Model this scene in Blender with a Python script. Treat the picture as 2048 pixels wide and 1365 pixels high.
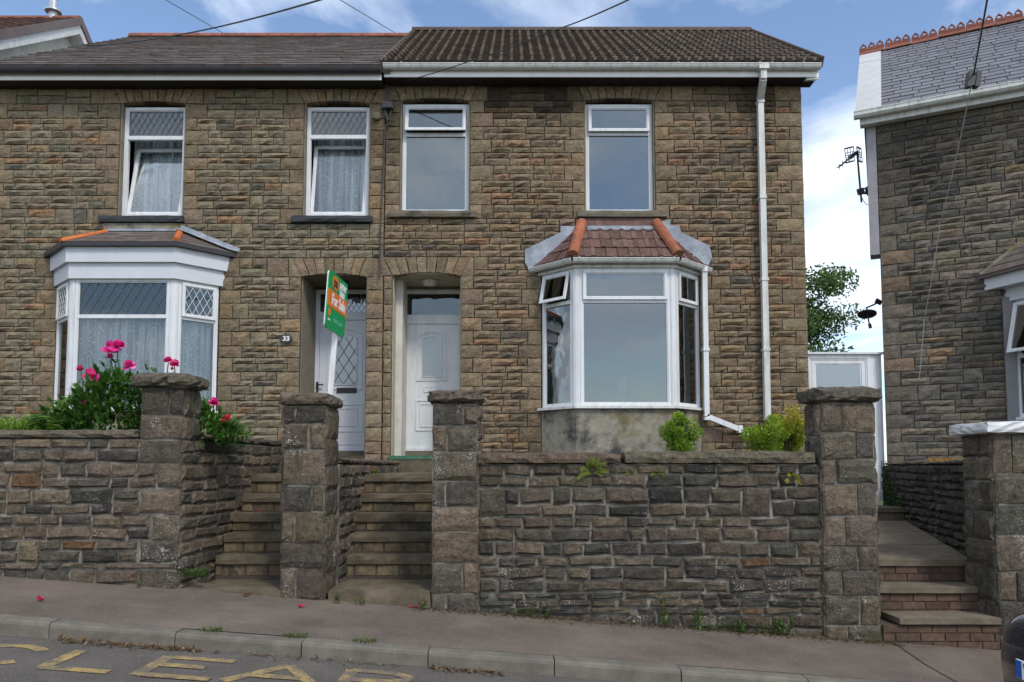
import bpy, math, random
from math import radians, sin, cos, pi, sqrt, atan2
from mathutils import Vector, Matrix, noise as mnoise

for o in list(bpy.data.objects): bpy.data.objects.remove(o)
SC = bpy.context.scene
COL = SC.collection

# ---------------------------------------------------------------- camera
FPX, EYE, CAMY, PITCH, VPP = 1550.0, 1.5, -11.75, radians(4.0), 826.5
cam_d = bpy.data.cameras.new('camera'); cam = bpy.data.objects.new('camera', cam_d); COL.objects.link(cam)
cam_d.sensor_width = 36.0; cam_d.lens = FPX/2048*36; cam_d.shift_y = (VPP-682.5)/2048
cam_d.clip_start = .1; cam_d.clip_end = 2000
cam.location = (0, CAMY, EYE); cam.rotation_euler = (radians(90)+PITCH, 0, 0)
SC.camera = cam

# ---------------------------------------------------------------- sky
CZ = 5.2
SUN_EL, SUN_AZ = radians(47), radians(148)      # azimuth from +Y clockwise: behind the camera and to its right
wd = bpy.data.worlds.new('World'); SC.world = wd; wd.use_nodes = True
nt = wd.node_tree; nt.nodes.clear()
def wn(t, **k):
    n = nt.nodes.new(t)
    for a, b in k.items(): setattr(n, a, b)
    return n
out = wn('ShaderNodeOutputWorld'); bg = wn('ShaderNodeBackground'); bg.inputs['Strength'].default_value = .12
sky = wn('ShaderNodeTexSky', sky_type='NISHITA', sun_disc=False, sun_elevation=SUN_EL, sun_rotation=SUN_AZ, air_density=1.0, dust_density=.6, ozone_density=2.0)
tc = wn('ShaderNodeTexCoord'); sep = wn('ShaderNodeSeparateXYZ')
nt.links.new(tc.outputs['Generated'], sep.inputs[0])
zz = wn('ShaderNodeMath', operation='MAXIMUM'); nt.links.new(sep.outputs['Z'], zz.inputs[0]); zz.inputs[1].default_value = .0
za = wn('ShaderNodeMath', operation='ADD'); nt.links.new(zz.outputs[0], za.inputs[0]); za.inputs[1].default_value = .22
dx = wn('ShaderNodeMath', operation='DIVIDE'); nt.links.new(sep.outputs['X'], dx.inputs[0]); nt.links.new(za.outputs[0], dx.inputs[1])
dy = wn('ShaderNodeMath', operation='DIVIDE'); nt.links.new(sep.outputs['Y'], dy.inputs[0]); nt.links.new(za.outputs[0], dy.inputs[1])
cmb = wn('ShaderNodeCombineXYZ'); nt.links.new(dx.outputs[0], cmb.inputs[0]); nt.links.new(dy.outputs[0], cmb.inputs[1]); cmb.inputs[2].default_value = CZ
cn = wn('ShaderNodeTexNoise'); cn.inputs['Scale'].default_value = 1.15; cn.inputs['Detail'].default_value = 7; cn.inputs['Roughness'].default_value = .58
cn.inputs['Distortion'].default_value = .3
nt.links.new(cmb.outputs[0], cn.inputs['Vector'])
cr = wn('ShaderNodeValToRGB'); cr.color_ramp.elements[0].position = .42; cr.color_ramp.elements[1].position = .62
nt.links.new(cn.outputs['Fac'], cr.inputs[0])
cn2 = wn('ShaderNodeTexNoise'); cn2.inputs['Scale'].default_value = 2.2; cn2.inputs['Detail'].default_value = 5
nt.links.new(cmb.outputs[0], cn2.inputs['Vector'])
cc = wn('ShaderNodeValToRGB'); cc.color_ramp.elements[0].position = .3; cc.color_ramp.elements[1].position = .68
cc.color_ramp.elements[0].color = (4.6, 5.1, 6.2, 1); cc.color_ramp.elements[1].color = (7.6, 7.9, 8.4, 1)
nt.links.new(cn2.outputs['Fac'], cc.inputs[0])
cmx = wn('ShaderNodeMix', data_type='RGBA'); nt.links.new(cr.outputs['Color'], cmx.inputs['Factor'])
nt.links.new(sky.outputs[0], cmx.inputs['A']); nt.links.new(cc.outputs['Color'], cmx.inputs['B'])
nt.links.new(cmx.outputs['Result'], bg.inputs['Color']); nt.links.new(bg.outputs[0], out.inputs[0])

# ---------------------------------------------------------------- sun (thin cloud: soft edged)
sd = bpy.data.lights.new('sun', 'SUN'); sun = bpy.data.objects.new('sun', sd); COL.objects.link(sun)
sd.energy = 1.25; sd.angle = radians(12); sd.color = (1.0, .955, .88)
sdir = Vector((sin(SUN_AZ)*cos(SUN_EL), cos(SUN_AZ)*cos(SUN_EL), sin(SUN_EL)))
sun.rotation_euler = sdir.to_track_quat('Z', 'Y').to_euler(); sun.location = (0, -20, 30)

vs = SC.view_settings
vs.view_transform = 'Standard'; vs.look = 'None'; vs.gamma = 1; vs.use_curve_mapping = False; vs.exposure = 0.82
SC.cycles.use_denoising = True; SC.cycles.denoiser = 'OPENIMAGEDENOISE'; SC.cycles.denoising_input_passes = 'RGB_ALBEDO_NORMAL'; SC.cycles.denoising_prefilter = 'ACCURATE'
SC.cycles.max_bounces = 8; SC.cycles.transparent_max_bounces = 12

# ---------------------------------------------------------------- helpers
CP, SP = cos(PITCH), sin(PITCH)
def at(u, v, Y):
    """photo pixel -> world X, Z on the vertical plane y = Y"""
    cx, cy = (u-1024)/FPX, (VPP-v)/FPX
    d = (cx, CP - cy*SP, SP + cy*CP); t = (Y-CAMY)/d[1]
    return t*d[0], EYE + t*d[2]
def atz(u, v, z):
    """photo pixel -> world X, Y on the horizontal plane z"""
    cx, cy = (u-1024)/FPX, (VPP-v)/FPX
    d = (cx, CP - cy*SP, SP + cy*CP); t = (z-EYE)/d[2]
    return t*d[0], CAMY + t*d[1]
def proj(p):
    x, y, z = p[0], p[1]-CAMY, p[2]-EYE
    dep = y*CP + z*SP; up = -y*SP + z*CP
    if dep < .1: return None
    return 1024 + FPX*x/dep, VPP - FPX*up/dep
def AX(u, v, Y): return at(u, v, Y)[0]
def AZ(v, Y, u=1024): return at(u, v, Y)[1]
def lerp(a, b, t): return a + (b-a)*t

WL = {}
def tag(o, label=None, cat=None, group=None, kind=None):
    if label: o['label'] = label
    if cat: o['category'] = cat
    if group: o['group'] = group
    if kind: o['kind'] = kind
    return o
def link(o, parent=None, loc=(0, 0, 0)):
    COL.objects.link(o); L = Vector(loc)
    if parent is not None:
        o.parent = parent; o.location = L - WL[parent.name]
    else: o.location = L
    WL[o.name] = L
    return o
def thing(name, label, cat, loc, group=None):
    o = bpy.data.objects.new(name, None); o.empty_display_size = .2
    link(o, None, loc)
    return tag(o, label, cat, group)

class MB:
    def __init__(s): s.v, s.f, s.t = [], [], []
    def add(s, vs_, fs_, tint=None):
        b = len(s.v); s.v += [tuple(p) for p in vs_]
        for f in fs_:
            s.f.append(tuple(b+i for i in f)); s.t.append(tint)
        return s
    def mbox(s, M, a0, a1, b0, b1, d0, d1, tint=None):
        p = [M(a, b, d) for d in (d0, d1) for b in (b0, b1) for a in (a0, a1)]
        return s.add(p, [(0, 2, 3, 1), (4, 5, 7, 6), (0, 1, 5, 4), (2, 6, 7, 3), (0, 4, 6, 2), (1, 3, 7, 5)], tint)
    def box(s, x0, x1, y0, y1, z0, z1, tint=None):
        return s.mbox(lambda a, b, d: (a, -d, b), x0, x1, z0, z1, -y1, -y0, tint)
    def hexa(s, p, tint=None):   # 4 bottom ccw, 4 top ccw
        return s.add(p, [(3, 2, 1, 0), (4, 5, 6, 7), (0, 1, 5, 4), (1, 2, 6, 5), (2, 3, 7, 6), (3, 0, 4, 7)], tint)
    def quad(s, *p, tint=None): return s.add(p, [tuple(range(len(p)))], tint)
    def prism(s, poly, M, d0, d1, tint=None):
        n = len(poly); p = [M(a, b, d0) for a, b in poly] + [M(a, b, d1) for a, b in poly]
        fs = [tuple(range(n-1, -1, -1)), tuple(range(n, 2*n))] + [(i, (i+1) % n, n+(i+1) % n, n+i) for i in range(n)]
        return s.add(p, fs, tint)
    def tube(s, pts, r, n=8, tint=None, cap=True):
        pts = [Vector(p) for p in pts]; m = len(pts); vv = []
        rs = r if isinstance(r, (list, tuple)) else [r]*m
        for i, p in enumerate(pts):
            t = (pts[min(i+1, m-1)] - pts[max(i-1, 0)]).normalized()
            a = t.cross(Vector((0, 0, 1)) if abs(t.z) < .9 else Vector((1, 0, 0))).normalized(); b = t.cross(a)
            for k in range(n):
                w = 2*pi*k/n; vv.append(p + (a*cos(w) + b*sin(w))*rs[i])
        fs = [(i*n+k, i*n+(k+1) % n, (i+1)*n+(k+1) % n, (i+1)*n+k) for i in range(m-1) for k in range(n)]
        if cap: fs += [tuple(range(n-1, -1, -1)), tuple(range((m-1)*n, m*n))]
        return s.add(vv, fs, tint)
    def bar(s, p, q, w, h, tint=None, up=(0, 0, 1)):
        p, q = Vector(p), Vector(q); t = (q-p).normalized(); u = Vector(up)
        if abs(t.dot(u)) > .95: u = Vector((0, 1, 0))
        a = t.cross(u).normalized()*w/2; b = a.cross(t).normalized()*h/2
        return s.hexa([p-a-b, p+a-b, q+a-b, q-a-b, p-a+b, p+a+b, q+a+b, q-a+b], tint)
    def mesh(s, name, mat, o=(0, 0, 0), smooth=False):
        me = bpy.data.meshes.new(name); ox, oy, oz = o
        me.from_pydata([(x-ox, y-oy, z-oz) for x, y, z in s.v], [], s.f)
        if any(t is not None for t in s.t):
            at_ = me.attributes.new('tint', 'FLOAT_COLOR', 'FACE'); buf = []
            for t in s.t: buf += [*(t or (.5, .5, .5)), 1.0]
            at_.data.foreach_set('color', buf)
        for m in (mat if isinstance(mat, (list, tuple)) else [mat]): me.materials.append(m)
        if smooth: me.polygons.foreach_set('use_smooth', [True]*len(me.polygons))
        me.update(); return me
    def build(s, name, mat, parent=None, o=None, smooth=False, fix=True):
        if o is None: o = tuple(WL[parent.name]) if parent is not None else (0, 0, 0)
        me = s.mesh(name, mat, o, smooth)
        ob = bpy.data.objects.new(name, me)
        return link(ob, parent, o)

def top(mb, name, mat, label, cat, o=None, group=None, smooth=False, kind=None):
    if o is None:
        n = len(mb.v); o = (sum(p[0] for p in mb.v)/n, sum(p[1] for p in mb.v)/n, min(p[2] for p in mb.v))
    return tag(mb.build(name, mat, None, o, smooth), label, cat, group, kind)
def struct(mb, name, mat, smooth=False, label=None):
    return tag(mb.build(name, mat, None, (0, 0, 0), smooth), label=label, kind='structure')

# ---------------------------------------------------------------- materials
def nodes(name):
    m = bpy.data.materials.new(name); m.use_nodes = True; n = m.node_tree; n.nodes.clear()
    o = n.nodes.new('ShaderNodeOutputMaterial'); return m, n, o
def N(n, t, ins=None, **k):
    x = n.nodes.new(t)
    for a, b in k.items(): setattr(x, a, b)
    for a, b in (ins or {}).items():
        if hasattr(b, 'is_output') or hasattr(b, 'is_linked'): n.links.new(b, x.inputs[a])
        else: x.inputs[a].default_value = b
    return x
def mix(n, f, a, b, blend='MIX'):
    x = n.nodes.new('ShaderNodeMix'); x.data_type = 'RGBA'; x.blend_type = blend
    for s_, val in (('Factor', f), ('A', a), ('B', b)):
        if hasattr(val, 'is_linked'): n.links.new(val, x.inputs[s_])
        else: x.inputs[s_].default_value = val if not isinstance(val, tuple) or len(val) == 4 else (*val, 1)
    return x.outputs['Result']
def ramp(n, fac, p0, p1, c0=(0, 0, 0), c1=(1, 1, 1)):
    r = n.nodes.new('ShaderNodeValToRGB'); e = r.color_ramp.elements
    e[0].position, e[1].position = p0, p1; e[0].color = (*c0, 1); e[1].color = (*c1, 1)
    n.links.new(fac, r.inputs[0]); return r.outputs['Color']
def MAT(name, col=(.5, .5, .5), rough=.8, var=.25, vscale=6, bump=0., bscale=60, tint=False, rand=0., spec=.3, metal=0.,
        spot=None, dirt=None, bdist=.01, coat=0., streak=None):
    """colour with noise variation, optional spots (scale, lo, hi, colour), dirt (scale, lo, hi, colour), per-object variation"""
    m, n, o = nodes(name)
    pos = N(n, 'ShaderNodeNewGeometry').outputs['Position']
    base = N(n, 'ShaderNodeAttribute', attribute_name='tint').outputs['Color'] if tint else (*col, 1)
    if not tint:
        r = N(n, 'ShaderNodeRGB'); r.outputs[0].default_value = base; base = r.outputs[0]
    if rand:
        oi = N(n, 'ShaderNodeObjectInfo'); gi = N(n, 'ShaderNodeNewGeometry')
        ad = N(n, 'ShaderNodeMath', {0: oi.outputs['Random'], 1: gi.outputs['Random Per Island']}, operation='ADD')
        fr = N(n, 'ShaderNodeMath', {0: ad.outputs[0]}, operation='FRACT')
        mr = N(n, 'ShaderNodeMapRange', {'Value': fr.outputs[0], 'To Min': 1-rand, 'To Max': 1+rand})
        hs = N(n, 'ShaderNodeHueSaturation', {'Color': base, 'Value': mr.outputs[0]}); base = hs.outputs[0]
    if var:
        nz = N(n, 'ShaderNodeTexNoise', {'Vector': pos, 'Scale': vscale, 'Detail': 6, 'Roughness': .65})
        mr = N(n, 'ShaderNodeMapRange', {'Value': nz.outputs['Fac'], 'From Min': .3, 'From Max': .7, 'To Min': 1-var, 'To Max': 1+var})
        base = N(n, 'ShaderNodeHueSaturation', {'Color': base, 'Value': mr.outputs[0]}).outputs[0]
    for sp in (dirt, spot):
        if sp:
            sc_, lo, hi, c = sp[:4]
            nz = N(n, 'ShaderNodeTexNoise', {'Vector': pos, 'Scale': sc_, 'Detail': 5, 'Roughness': .7})
            base = mix(n, ramp(n, nz.outputs['Fac'], lo, hi), base, c)
    if streak:
        mp = N(n, 'ShaderNodeMapping', {'Vector': pos, 'Scale': (9, 9, .7)})
        nz = N(n, 'ShaderNodeTexNoise', {'Vector': mp.outputs[0], 'Scale': 1.5, 'Detail': 6, 'Roughness': .7})
        base = mix(n, ramp(n, nz.outputs['Fac'], streak[0], streak[1]), base, streak[2])
    b = N(n, 'ShaderNodeBsdfPrincipled', {'Base Color': base, 'Roughness': rough, 'Metallic': metal, 'Specular IOR Level': spec, 'Coat Weight': coat})
    if bump:
        nz = N(n, 'ShaderNodeTexNoise', {'Vector': pos, 'Scale': bscale, 'Detail': 8, 'Roughness': .7})
        bp = N(n, 'ShaderNodeBump', {'Height': nz.outputs['Fac'], 'Strength': bump, 'Distance': bdist}); n.links.new(bp.outputs[0], b.inputs['Normal'])
    n.links.new(b.outputs[0], o.inputs[0]); return m

def stone_mat(name, lichen=None, stain=None, moss=None, bump=.9, lo=.62, hi=1.38, vsc=9):
    m, n, o = nodes(name)
    pos = N(n, 'ShaderNodeNewGeometry').outputs['Position']
    base = N(n, 'ShaderNodeAttribute', attribute_name='tint').outputs['Color']
    n1 = N(n, 'ShaderNodeTexNoise', {'Vector': pos, 'Scale': vsc, 'Detail': 8, 'Roughness': .72})
    mr = N(n, 'ShaderNodeMapRange', {'Value': n1.outputs['Fac'], 'From Min': .28, 'From Max': .72, 'To Min': lo, 'To Max': hi})
    base = N(n, 'ShaderNodeHueSaturation', {'Color': base, 'Value': mr.outputs[0]}).outputs[0]
    n2 = N(n, 'ShaderNodeTexNoise', {'Vector': pos, 'Scale': 48, 'Detail': 6, 'Roughness': .85})
    mr = N(n, 'ShaderNodeMapRange', {'Value': n2.outputs['Fac'], 'From Min': .3, 'From Max': .7, 'To Min': .5, 'To Max': 1.5})
    base = N(n, 'ShaderNodeHueSaturation', {'Color': base, 'Value': mr.outputs[0]}).outputs[0]
    if stain:
        nz = N(n, 'ShaderNodeTexNoise', {'Vector': pos, 'Scale': stain[0], 'Detail': 7, 'Roughness': .7})
        base = mix(n, ramp(n, nz.outputs['Fac'], stain[1], stain[2], (0, 0, 0), (stain[4],)*3), base, stain[3])
    if moss:
        nz = N(n, 'ShaderNodeTexNoise', {'Vector': N(n, 'ShaderNodeVectorMath', {0: pos, 1: (7, 3, 11)}, operation='ADD').outputs[0], 'Scale': moss[0], 'Detail': 7, 'Roughness': .7})
        base = mix(n, ramp(n, nz.outputs['Fac'], moss[1], moss[2], (0, 0, 0), (moss[4],)*3), base, moss[3])
    if lichen:
        a = N(n, 'ShaderNodeTexNoise', {'Vector': pos, 'Scale': 75, 'Detail': 3, 'Roughness': .6})
        b_ = N(n, 'ShaderNodeTexNoise', {'Vector': pos, 'Scale': 2.3, 'Detail': 4, 'Roughness': .6})
        mu = N(n, 'ShaderNodeMath', {0: a.outputs['Fac'], 1: b_.outputs['Fac']}, operation='MULTIPLY')
        base = mix(n, ramp(n, mu.outputs[0], lichen[0], lichen[1]), base, lichen[2])
    b = N(n, 'ShaderNodeBsdfPrincipled', {'Base Color': base, 'Roughness': .9, 'Specular IOR Level': .2})
    h1 = N(n, 'ShaderNodeTexNoise', {'Vector': pos, 'Scale': 26, 'Detail': 9, 'Roughness': .68, 'Distortion': .4})
    bp = N(n, 'ShaderNodeBump', {'Height': h1.outputs['Fac'], 'Strength': bump, 'Distance': .035}); n.links.new(bp.outputs[0], b.inputs['Normal'])
    n.links.new(b.outputs[0], o.inputs[0]); return m

def glass_mat(name, refl=.3, tintc=(.75, .82, .84), rough=.01, frost=0.):
    m, n, o = nodes(name)
    lw = N(n, 'ShaderNodeFresnel', {'IOR': 1.5})
    mr = N(n, 'ShaderNodeMapRange', {'Value': lw.outputs[0], 'From Min': .04, 'From Max': 1., 'To Min': refl, 'To Max': 1.})
    g = N(n, 'ShaderNodeBsdfGlossy', {'Color': (.84, .87, .86, 1), 'Roughness': rough})
    if frost:
        t = N(n, 'ShaderNodeBsdfDiffuse', {'Color': (*tintc, 1)})
        tr = N(n, 'ShaderNodeBsdfTransparent', {'Color': (*tintc, 1)})
        t = N(n, 'ShaderNodeMixShader', {0: frost, 1: tr.outputs[0], 2: t.outputs[0]})
    else: t = N(n, 'ShaderNodeBsdfTransparent', {'Color': (*tintc, 1)})
    if rough <= .05:
        pos = N(n, 'ShaderNodeNewGeometry').outputs['Position']
        nz = N(n, 'ShaderNodeTexNoise', {'Vector': pos, 'Scale': 2.6, 'Detail': 2})
        bp = N(n, 'ShaderNodeBump', {'Height': nz.outputs['Fac'], 'Strength': .12, 'Distance': .02}); n.links.new(bp.outputs[0], g.inputs['Normal'])
    if rough > .05:
        pos = N(n, 'ShaderNodeNewGeometry').outputs['Position']
        nz = N(n, 'ShaderNodeTexVoronoi', {'Vector': pos, 'Scale': 70})
        bp = N(n, 'ShaderNodeBump', {'Height': nz.outputs['Distance'], 'Strength': .2, 'Distance': .006}); n.links.new(bp.outputs[0], g.inputs['Normal'])
    s_ = N(n, 'ShaderNodeMixShader', {0: mr.outputs[0], 1: t.outputs[0], 2: g.outputs[0]})
    n.links.new(s_.outputs[0], o.inputs[0]); return m

def leaf_mat(name, tint=True, col=(.06, .12, .02), trans=.35):
    m, n, o = nodes(name)
    if tint: c = N(n, 'ShaderNodeAttribute', attribute_name='tint').outputs['Color']
    else:
        r = N(n, 'ShaderNodeRGB'); r.outputs[0].default_value = (*col, 1); c = r.outputs[0]
    b = N(n, 'ShaderNodeBsdfPrincipled', {'Base Color': c, 'Roughness': .55, 'Specular IOR Level': .35})
    t = N(n, 'ShaderNodeBsdfTranslucent', {'Color': c})
    s_ = N(n, 'ShaderNodeMixShader', {0: trans, 1: b.outputs[0], 2: t.outputs[0]})
    n.links.new(s_.outputs[0], o.inputs[0]); return m

def curtain_mat(name, col=(.62, .645, .67), dot=(.92, .94, .96)):
    """net curtain: closely woven ground with small raised spots"""
    m, n, o = nodes(name)
    pos = N(n, 'ShaderNodeNewGeometry').outputs['Position']
    vo = N(n, 'ShaderNodeTexVoronoi', {'Vector': pos, 'Scale': 21})
    wv = N(n, 'ShaderNodeTexNoise', {'Vector': N(n, 'ShaderNodeMapping', {'Vector': pos, 'Scale': (14, 14, .6)}).outputs[0], 'Scale': 1.4, 'Detail': 4})
    c = mix(n, ramp(n, wv.outputs['Fac'], .35, .65), tuple(x*.62 for x in col), tuple(min(1, x*1.35) for x in col))
    c = mix(n, ramp(n, vo.outputs['Distance'], .2, .34, (1, 1, 1), (0, 0, 0)), c, dot)
    d = N(n, 'ShaderNodeBsdfDiffuse', {'Color': c}); t = N(n, 'ShaderNodeBsdfTranslucent', {'Color': c})
    a = N(n, 'ShaderNodeMixShader', {0: .15, 1: d.outputs[0], 2: t.outputs[0]})
    n.links.new(a.outputs[0], o.inputs[0]); return m

m_house = stone_mat('house_stone', stain=(1.1, .56, .78, (.03, .026, .022), .55), moss=(2.6, .56, .72, (.075, .078, .036), .5))
m_garden = stone_mat('garden_stone', lichen=(.352, .40, (.40, .39, .36)), stain=(2.2, .52, .74, (.026, .024, .022), .55), moss=(1.9, .6, .75, (.055, .062, .025), .5), lo=.42, hi=1.6, vsc=15, bump=1.0)
m_mortar_h = MAT('house_mortar', (.07, .058, .042), .95, .35, 14, .4, 80)
m_mortar_g = MAT('garden_mortar', (.205, .185, .152), .95, .5, 9, .6, 60, spot=(3, .46, .6, (.085, .078, .066)))
m_upvc = MAT('white_plastic', (.66, .67, .68), .38, .06, 3, spec=.4, streak=(.5, .78, (.47, .46, .42)))
m_upvc_g = MAT('pale_grey_plastic', (.56, .575, .61), .42, .05, 3, spec=.4, streak=(.58, .85, (.5, .5, .49)))
m_upvc_d = MAT('weathered_plastic', (.60, .60, .57), .45, .1, 5, spec=.4, streak=(.48, .72, (.34, .34, .29)))
m_glass = glass_mat('window_glass', .17, (.5, .54, .55))
m_fascia = MAT('white_fascia', (.84, .84, .82), .45, .06, 4, spec=.35, streak=(.6, .85, (.5, .5, .46)))
m_glass_d = glass_mat('leaded_glass', .10, (.5, .55, .58))
m_glass_b = glass_mat('bedroom_glass', .18, (.38, .5, .53))
m_glass_k = glass_mat('curtained_glass', .06, (.93, .95, .96))
m_frost = glass_mat('frosted_glass', .22, (.17, .19, .20), .3, .85)
m_frost_w = glass_mat('textured_gate_glass', .2, (.20, .24, .27), .25, .95)
m_lead = MAT('lead_strip', (.10, .10, .11), .5, .1, 8, spec=.5)
m_lead_w = MAT('white_leading', (.72, .73, .72), .5, .05, 8)
m_curtain = curtain_mat('net_curtain')
m_dark = MAT('dark_interior', (.09, .085, .08), .9, .1, 3)
m_slate = MAT('old_slate', (.135, .115, .105), .62, .3, 7, .35, 35, rand=.3, spec=.35, dirt=(2.2, .46, .66, (.13, .088, .066)), spot=(38, .64, .68, (.2, .2, .19)))
m_slate_r = MAT('grey_slate', (.135, .133, .145), .5, .18, 6, .3, 30, rand=.22, spec=.4, spot=(22, .66, .7, (.36, .36, .37)))
m_tile = MAT('dark_concrete_tile', (.085, .061, .050), .85, .35, 22, .5, 60, rand=.2, dirt=(11, .56, .7, (.13, .10, .078)), spot=(1.7, .58, .8, (.06, .055, .036)))
m_tile_r = MAT('red_brown_tile', (.125, .070, .058), .75, .3, 14, .4, 50, rand=.28, dirt=(9, .56, .72, (.21, .145, .115)))
m_clay = MAT('orange_clay', (.33, .11, .058), .8, .3, 12, .4, 40, rand=.15, dirt=(7, .5, .72, (.17, .09, .055)))
m_ridge = MAT('dull_red_ridge', (.25, .088, .058), .85, .3, 9, .4, 40, rand=.15, dirt=(6, .5, .7, (.12, .07, .05)))
m_clay_b = MAT('bright_orange_clay', (.52, .14, .04), .75, .2, 12, .3, 40, rand=.1)
m_clay_t = MAT('terracotta', (.215, .075, .05), .8, .25, 12, .4, 40, rand=.15)
m_gut_b = MAT('black_iron', (.028, .028, .03), .45, .3, 8, .2, 40, spec=.45)
m_leadsheet = MAT('lead_flashing', (.25, .275, .32), .5, .35, 6, .5, 14, spec=.5, spot=(5, .5, .7, (.40, .42, .46)))
m_conc = MAT('step_concrete', (.130, .104, .071), .9, .35, 8, .5, 60, dirt=(3.5, .46, .66, (.072, .060, .036)))
m_conc_l = MAT('slab_concrete', (.160, .132, .097), .9, .3, 8, .5, 60, dirt=(3.0, .5, .7, (.125, .112, .062)))
m_brick_y = MAT('yellow_brick', (.150, .112, .066), .88, .35, 12, .4, 60, rand=.25, dirt=(5, .46, .62, (.055, .05, .036)))
m_brick_r = MAT('red_brick', (.112, .070, .050), .88, .3, 14, .4, 60, rand=.25, dirt=(6, .54, .7, (.07, .05, .04)))
m_render = MAT('grey_render', (.26, .237, .185), .9, .22, 5, .35, 90, dirt=(2.2, .47, .62, (.052, .052, .05)), spot=(1.6, .52, .66, (.145, .12, .045)))
m_cream = MAT('cream_reveal', (.42, .38, .29), .85, .12, 6, .3, 60, streak=(.6, .78, (.2, .17, .12)))
m_greyrev = MAT('stone_reveal', (.20, .175, .13), .88, .2, 6, .3, 60)
m_rough = MAT('white_roughcast', (.58, .56, .50), .9, .14, 3, .8, 120, streak=(.52, .8, (.36, .34, .28)))
m_white = MAT('white_painted_stone', (.62, .62, .61), .7, .14, 9, .6, 30, spot=(13, .58, .7, (.3, .3, .29)))
m_pave = MAT('tarmac_pavement', (.132, .104, .082), .92, .34, 1.4, .6, 260, spot=(85, .57, .66, (.27, .245, .21)), bdist=.006, dirt=(1.1, .5, .72, (.10, .083, .069)))
m_road = MAT('tarmac_road', (.10, .087, .076), .9, .22, 2.6, .7, 220, spot=(80, .57, .66, (.25, .23, .2)), bdist=.008)
m_kerb = MAT('kerb_concrete', (.155, .138, .112), .9, .25, 7, .5, 90, rand=.1, dirt=(3.2, .5, .68, (.115, .105, .085)))
m_soil = MAT('soil', (.05, .038, .027), .95, .3, 7, .8, 30)
m_leaf = leaf_mat('leaf')
m_bark = MAT('bark', (.07, .055, .04), .95, .3, 12, .6, 40)
m_petal = leaf_mat('petal', True, trans=.25)
m_rubber = MAT('rubber', (.014, .014, .015), .7, .1, 8)
m_black = MAT('black_plastic', (.02, .02, .022), .5, .1, 8, spec=.4)
m_metal = MAT('galvanised_metal', (.45, .46, .47), .4, .12, 8, metal=.7)
m_green_t = MAT('green_painted_threshold', (.045, .13, .075), .7, .3, 9, .2, 40, spot=(14, .56, .66, (.14, .15, .11)))
# ---------------------------------------------------------------- masonry
def Mfront(Y):                      # faces the street (-Y)
    return lambda a, b, d: (a, Y-d, b)
def Mright(X):                      # faces +X, a runs away from the street
    return lambda a, b, d: (X+d, a, b)
def Mleft(X):                       # faces -X, a = -y
    return lambda a, b, d: (X-d, -a, b)
def Mline(p, q):                    # vertical face through p->q (plan points), seen with p on the left
    p, q = Vector(p), Vector(q); t = (q-p).normalized(); nrm = Vector((t.y, -t.x))
    return lambda a, b, d: (p.x+t.x*a+nrm.x*d, p.y+t.y*a+nrm.y*d, b)

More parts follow.
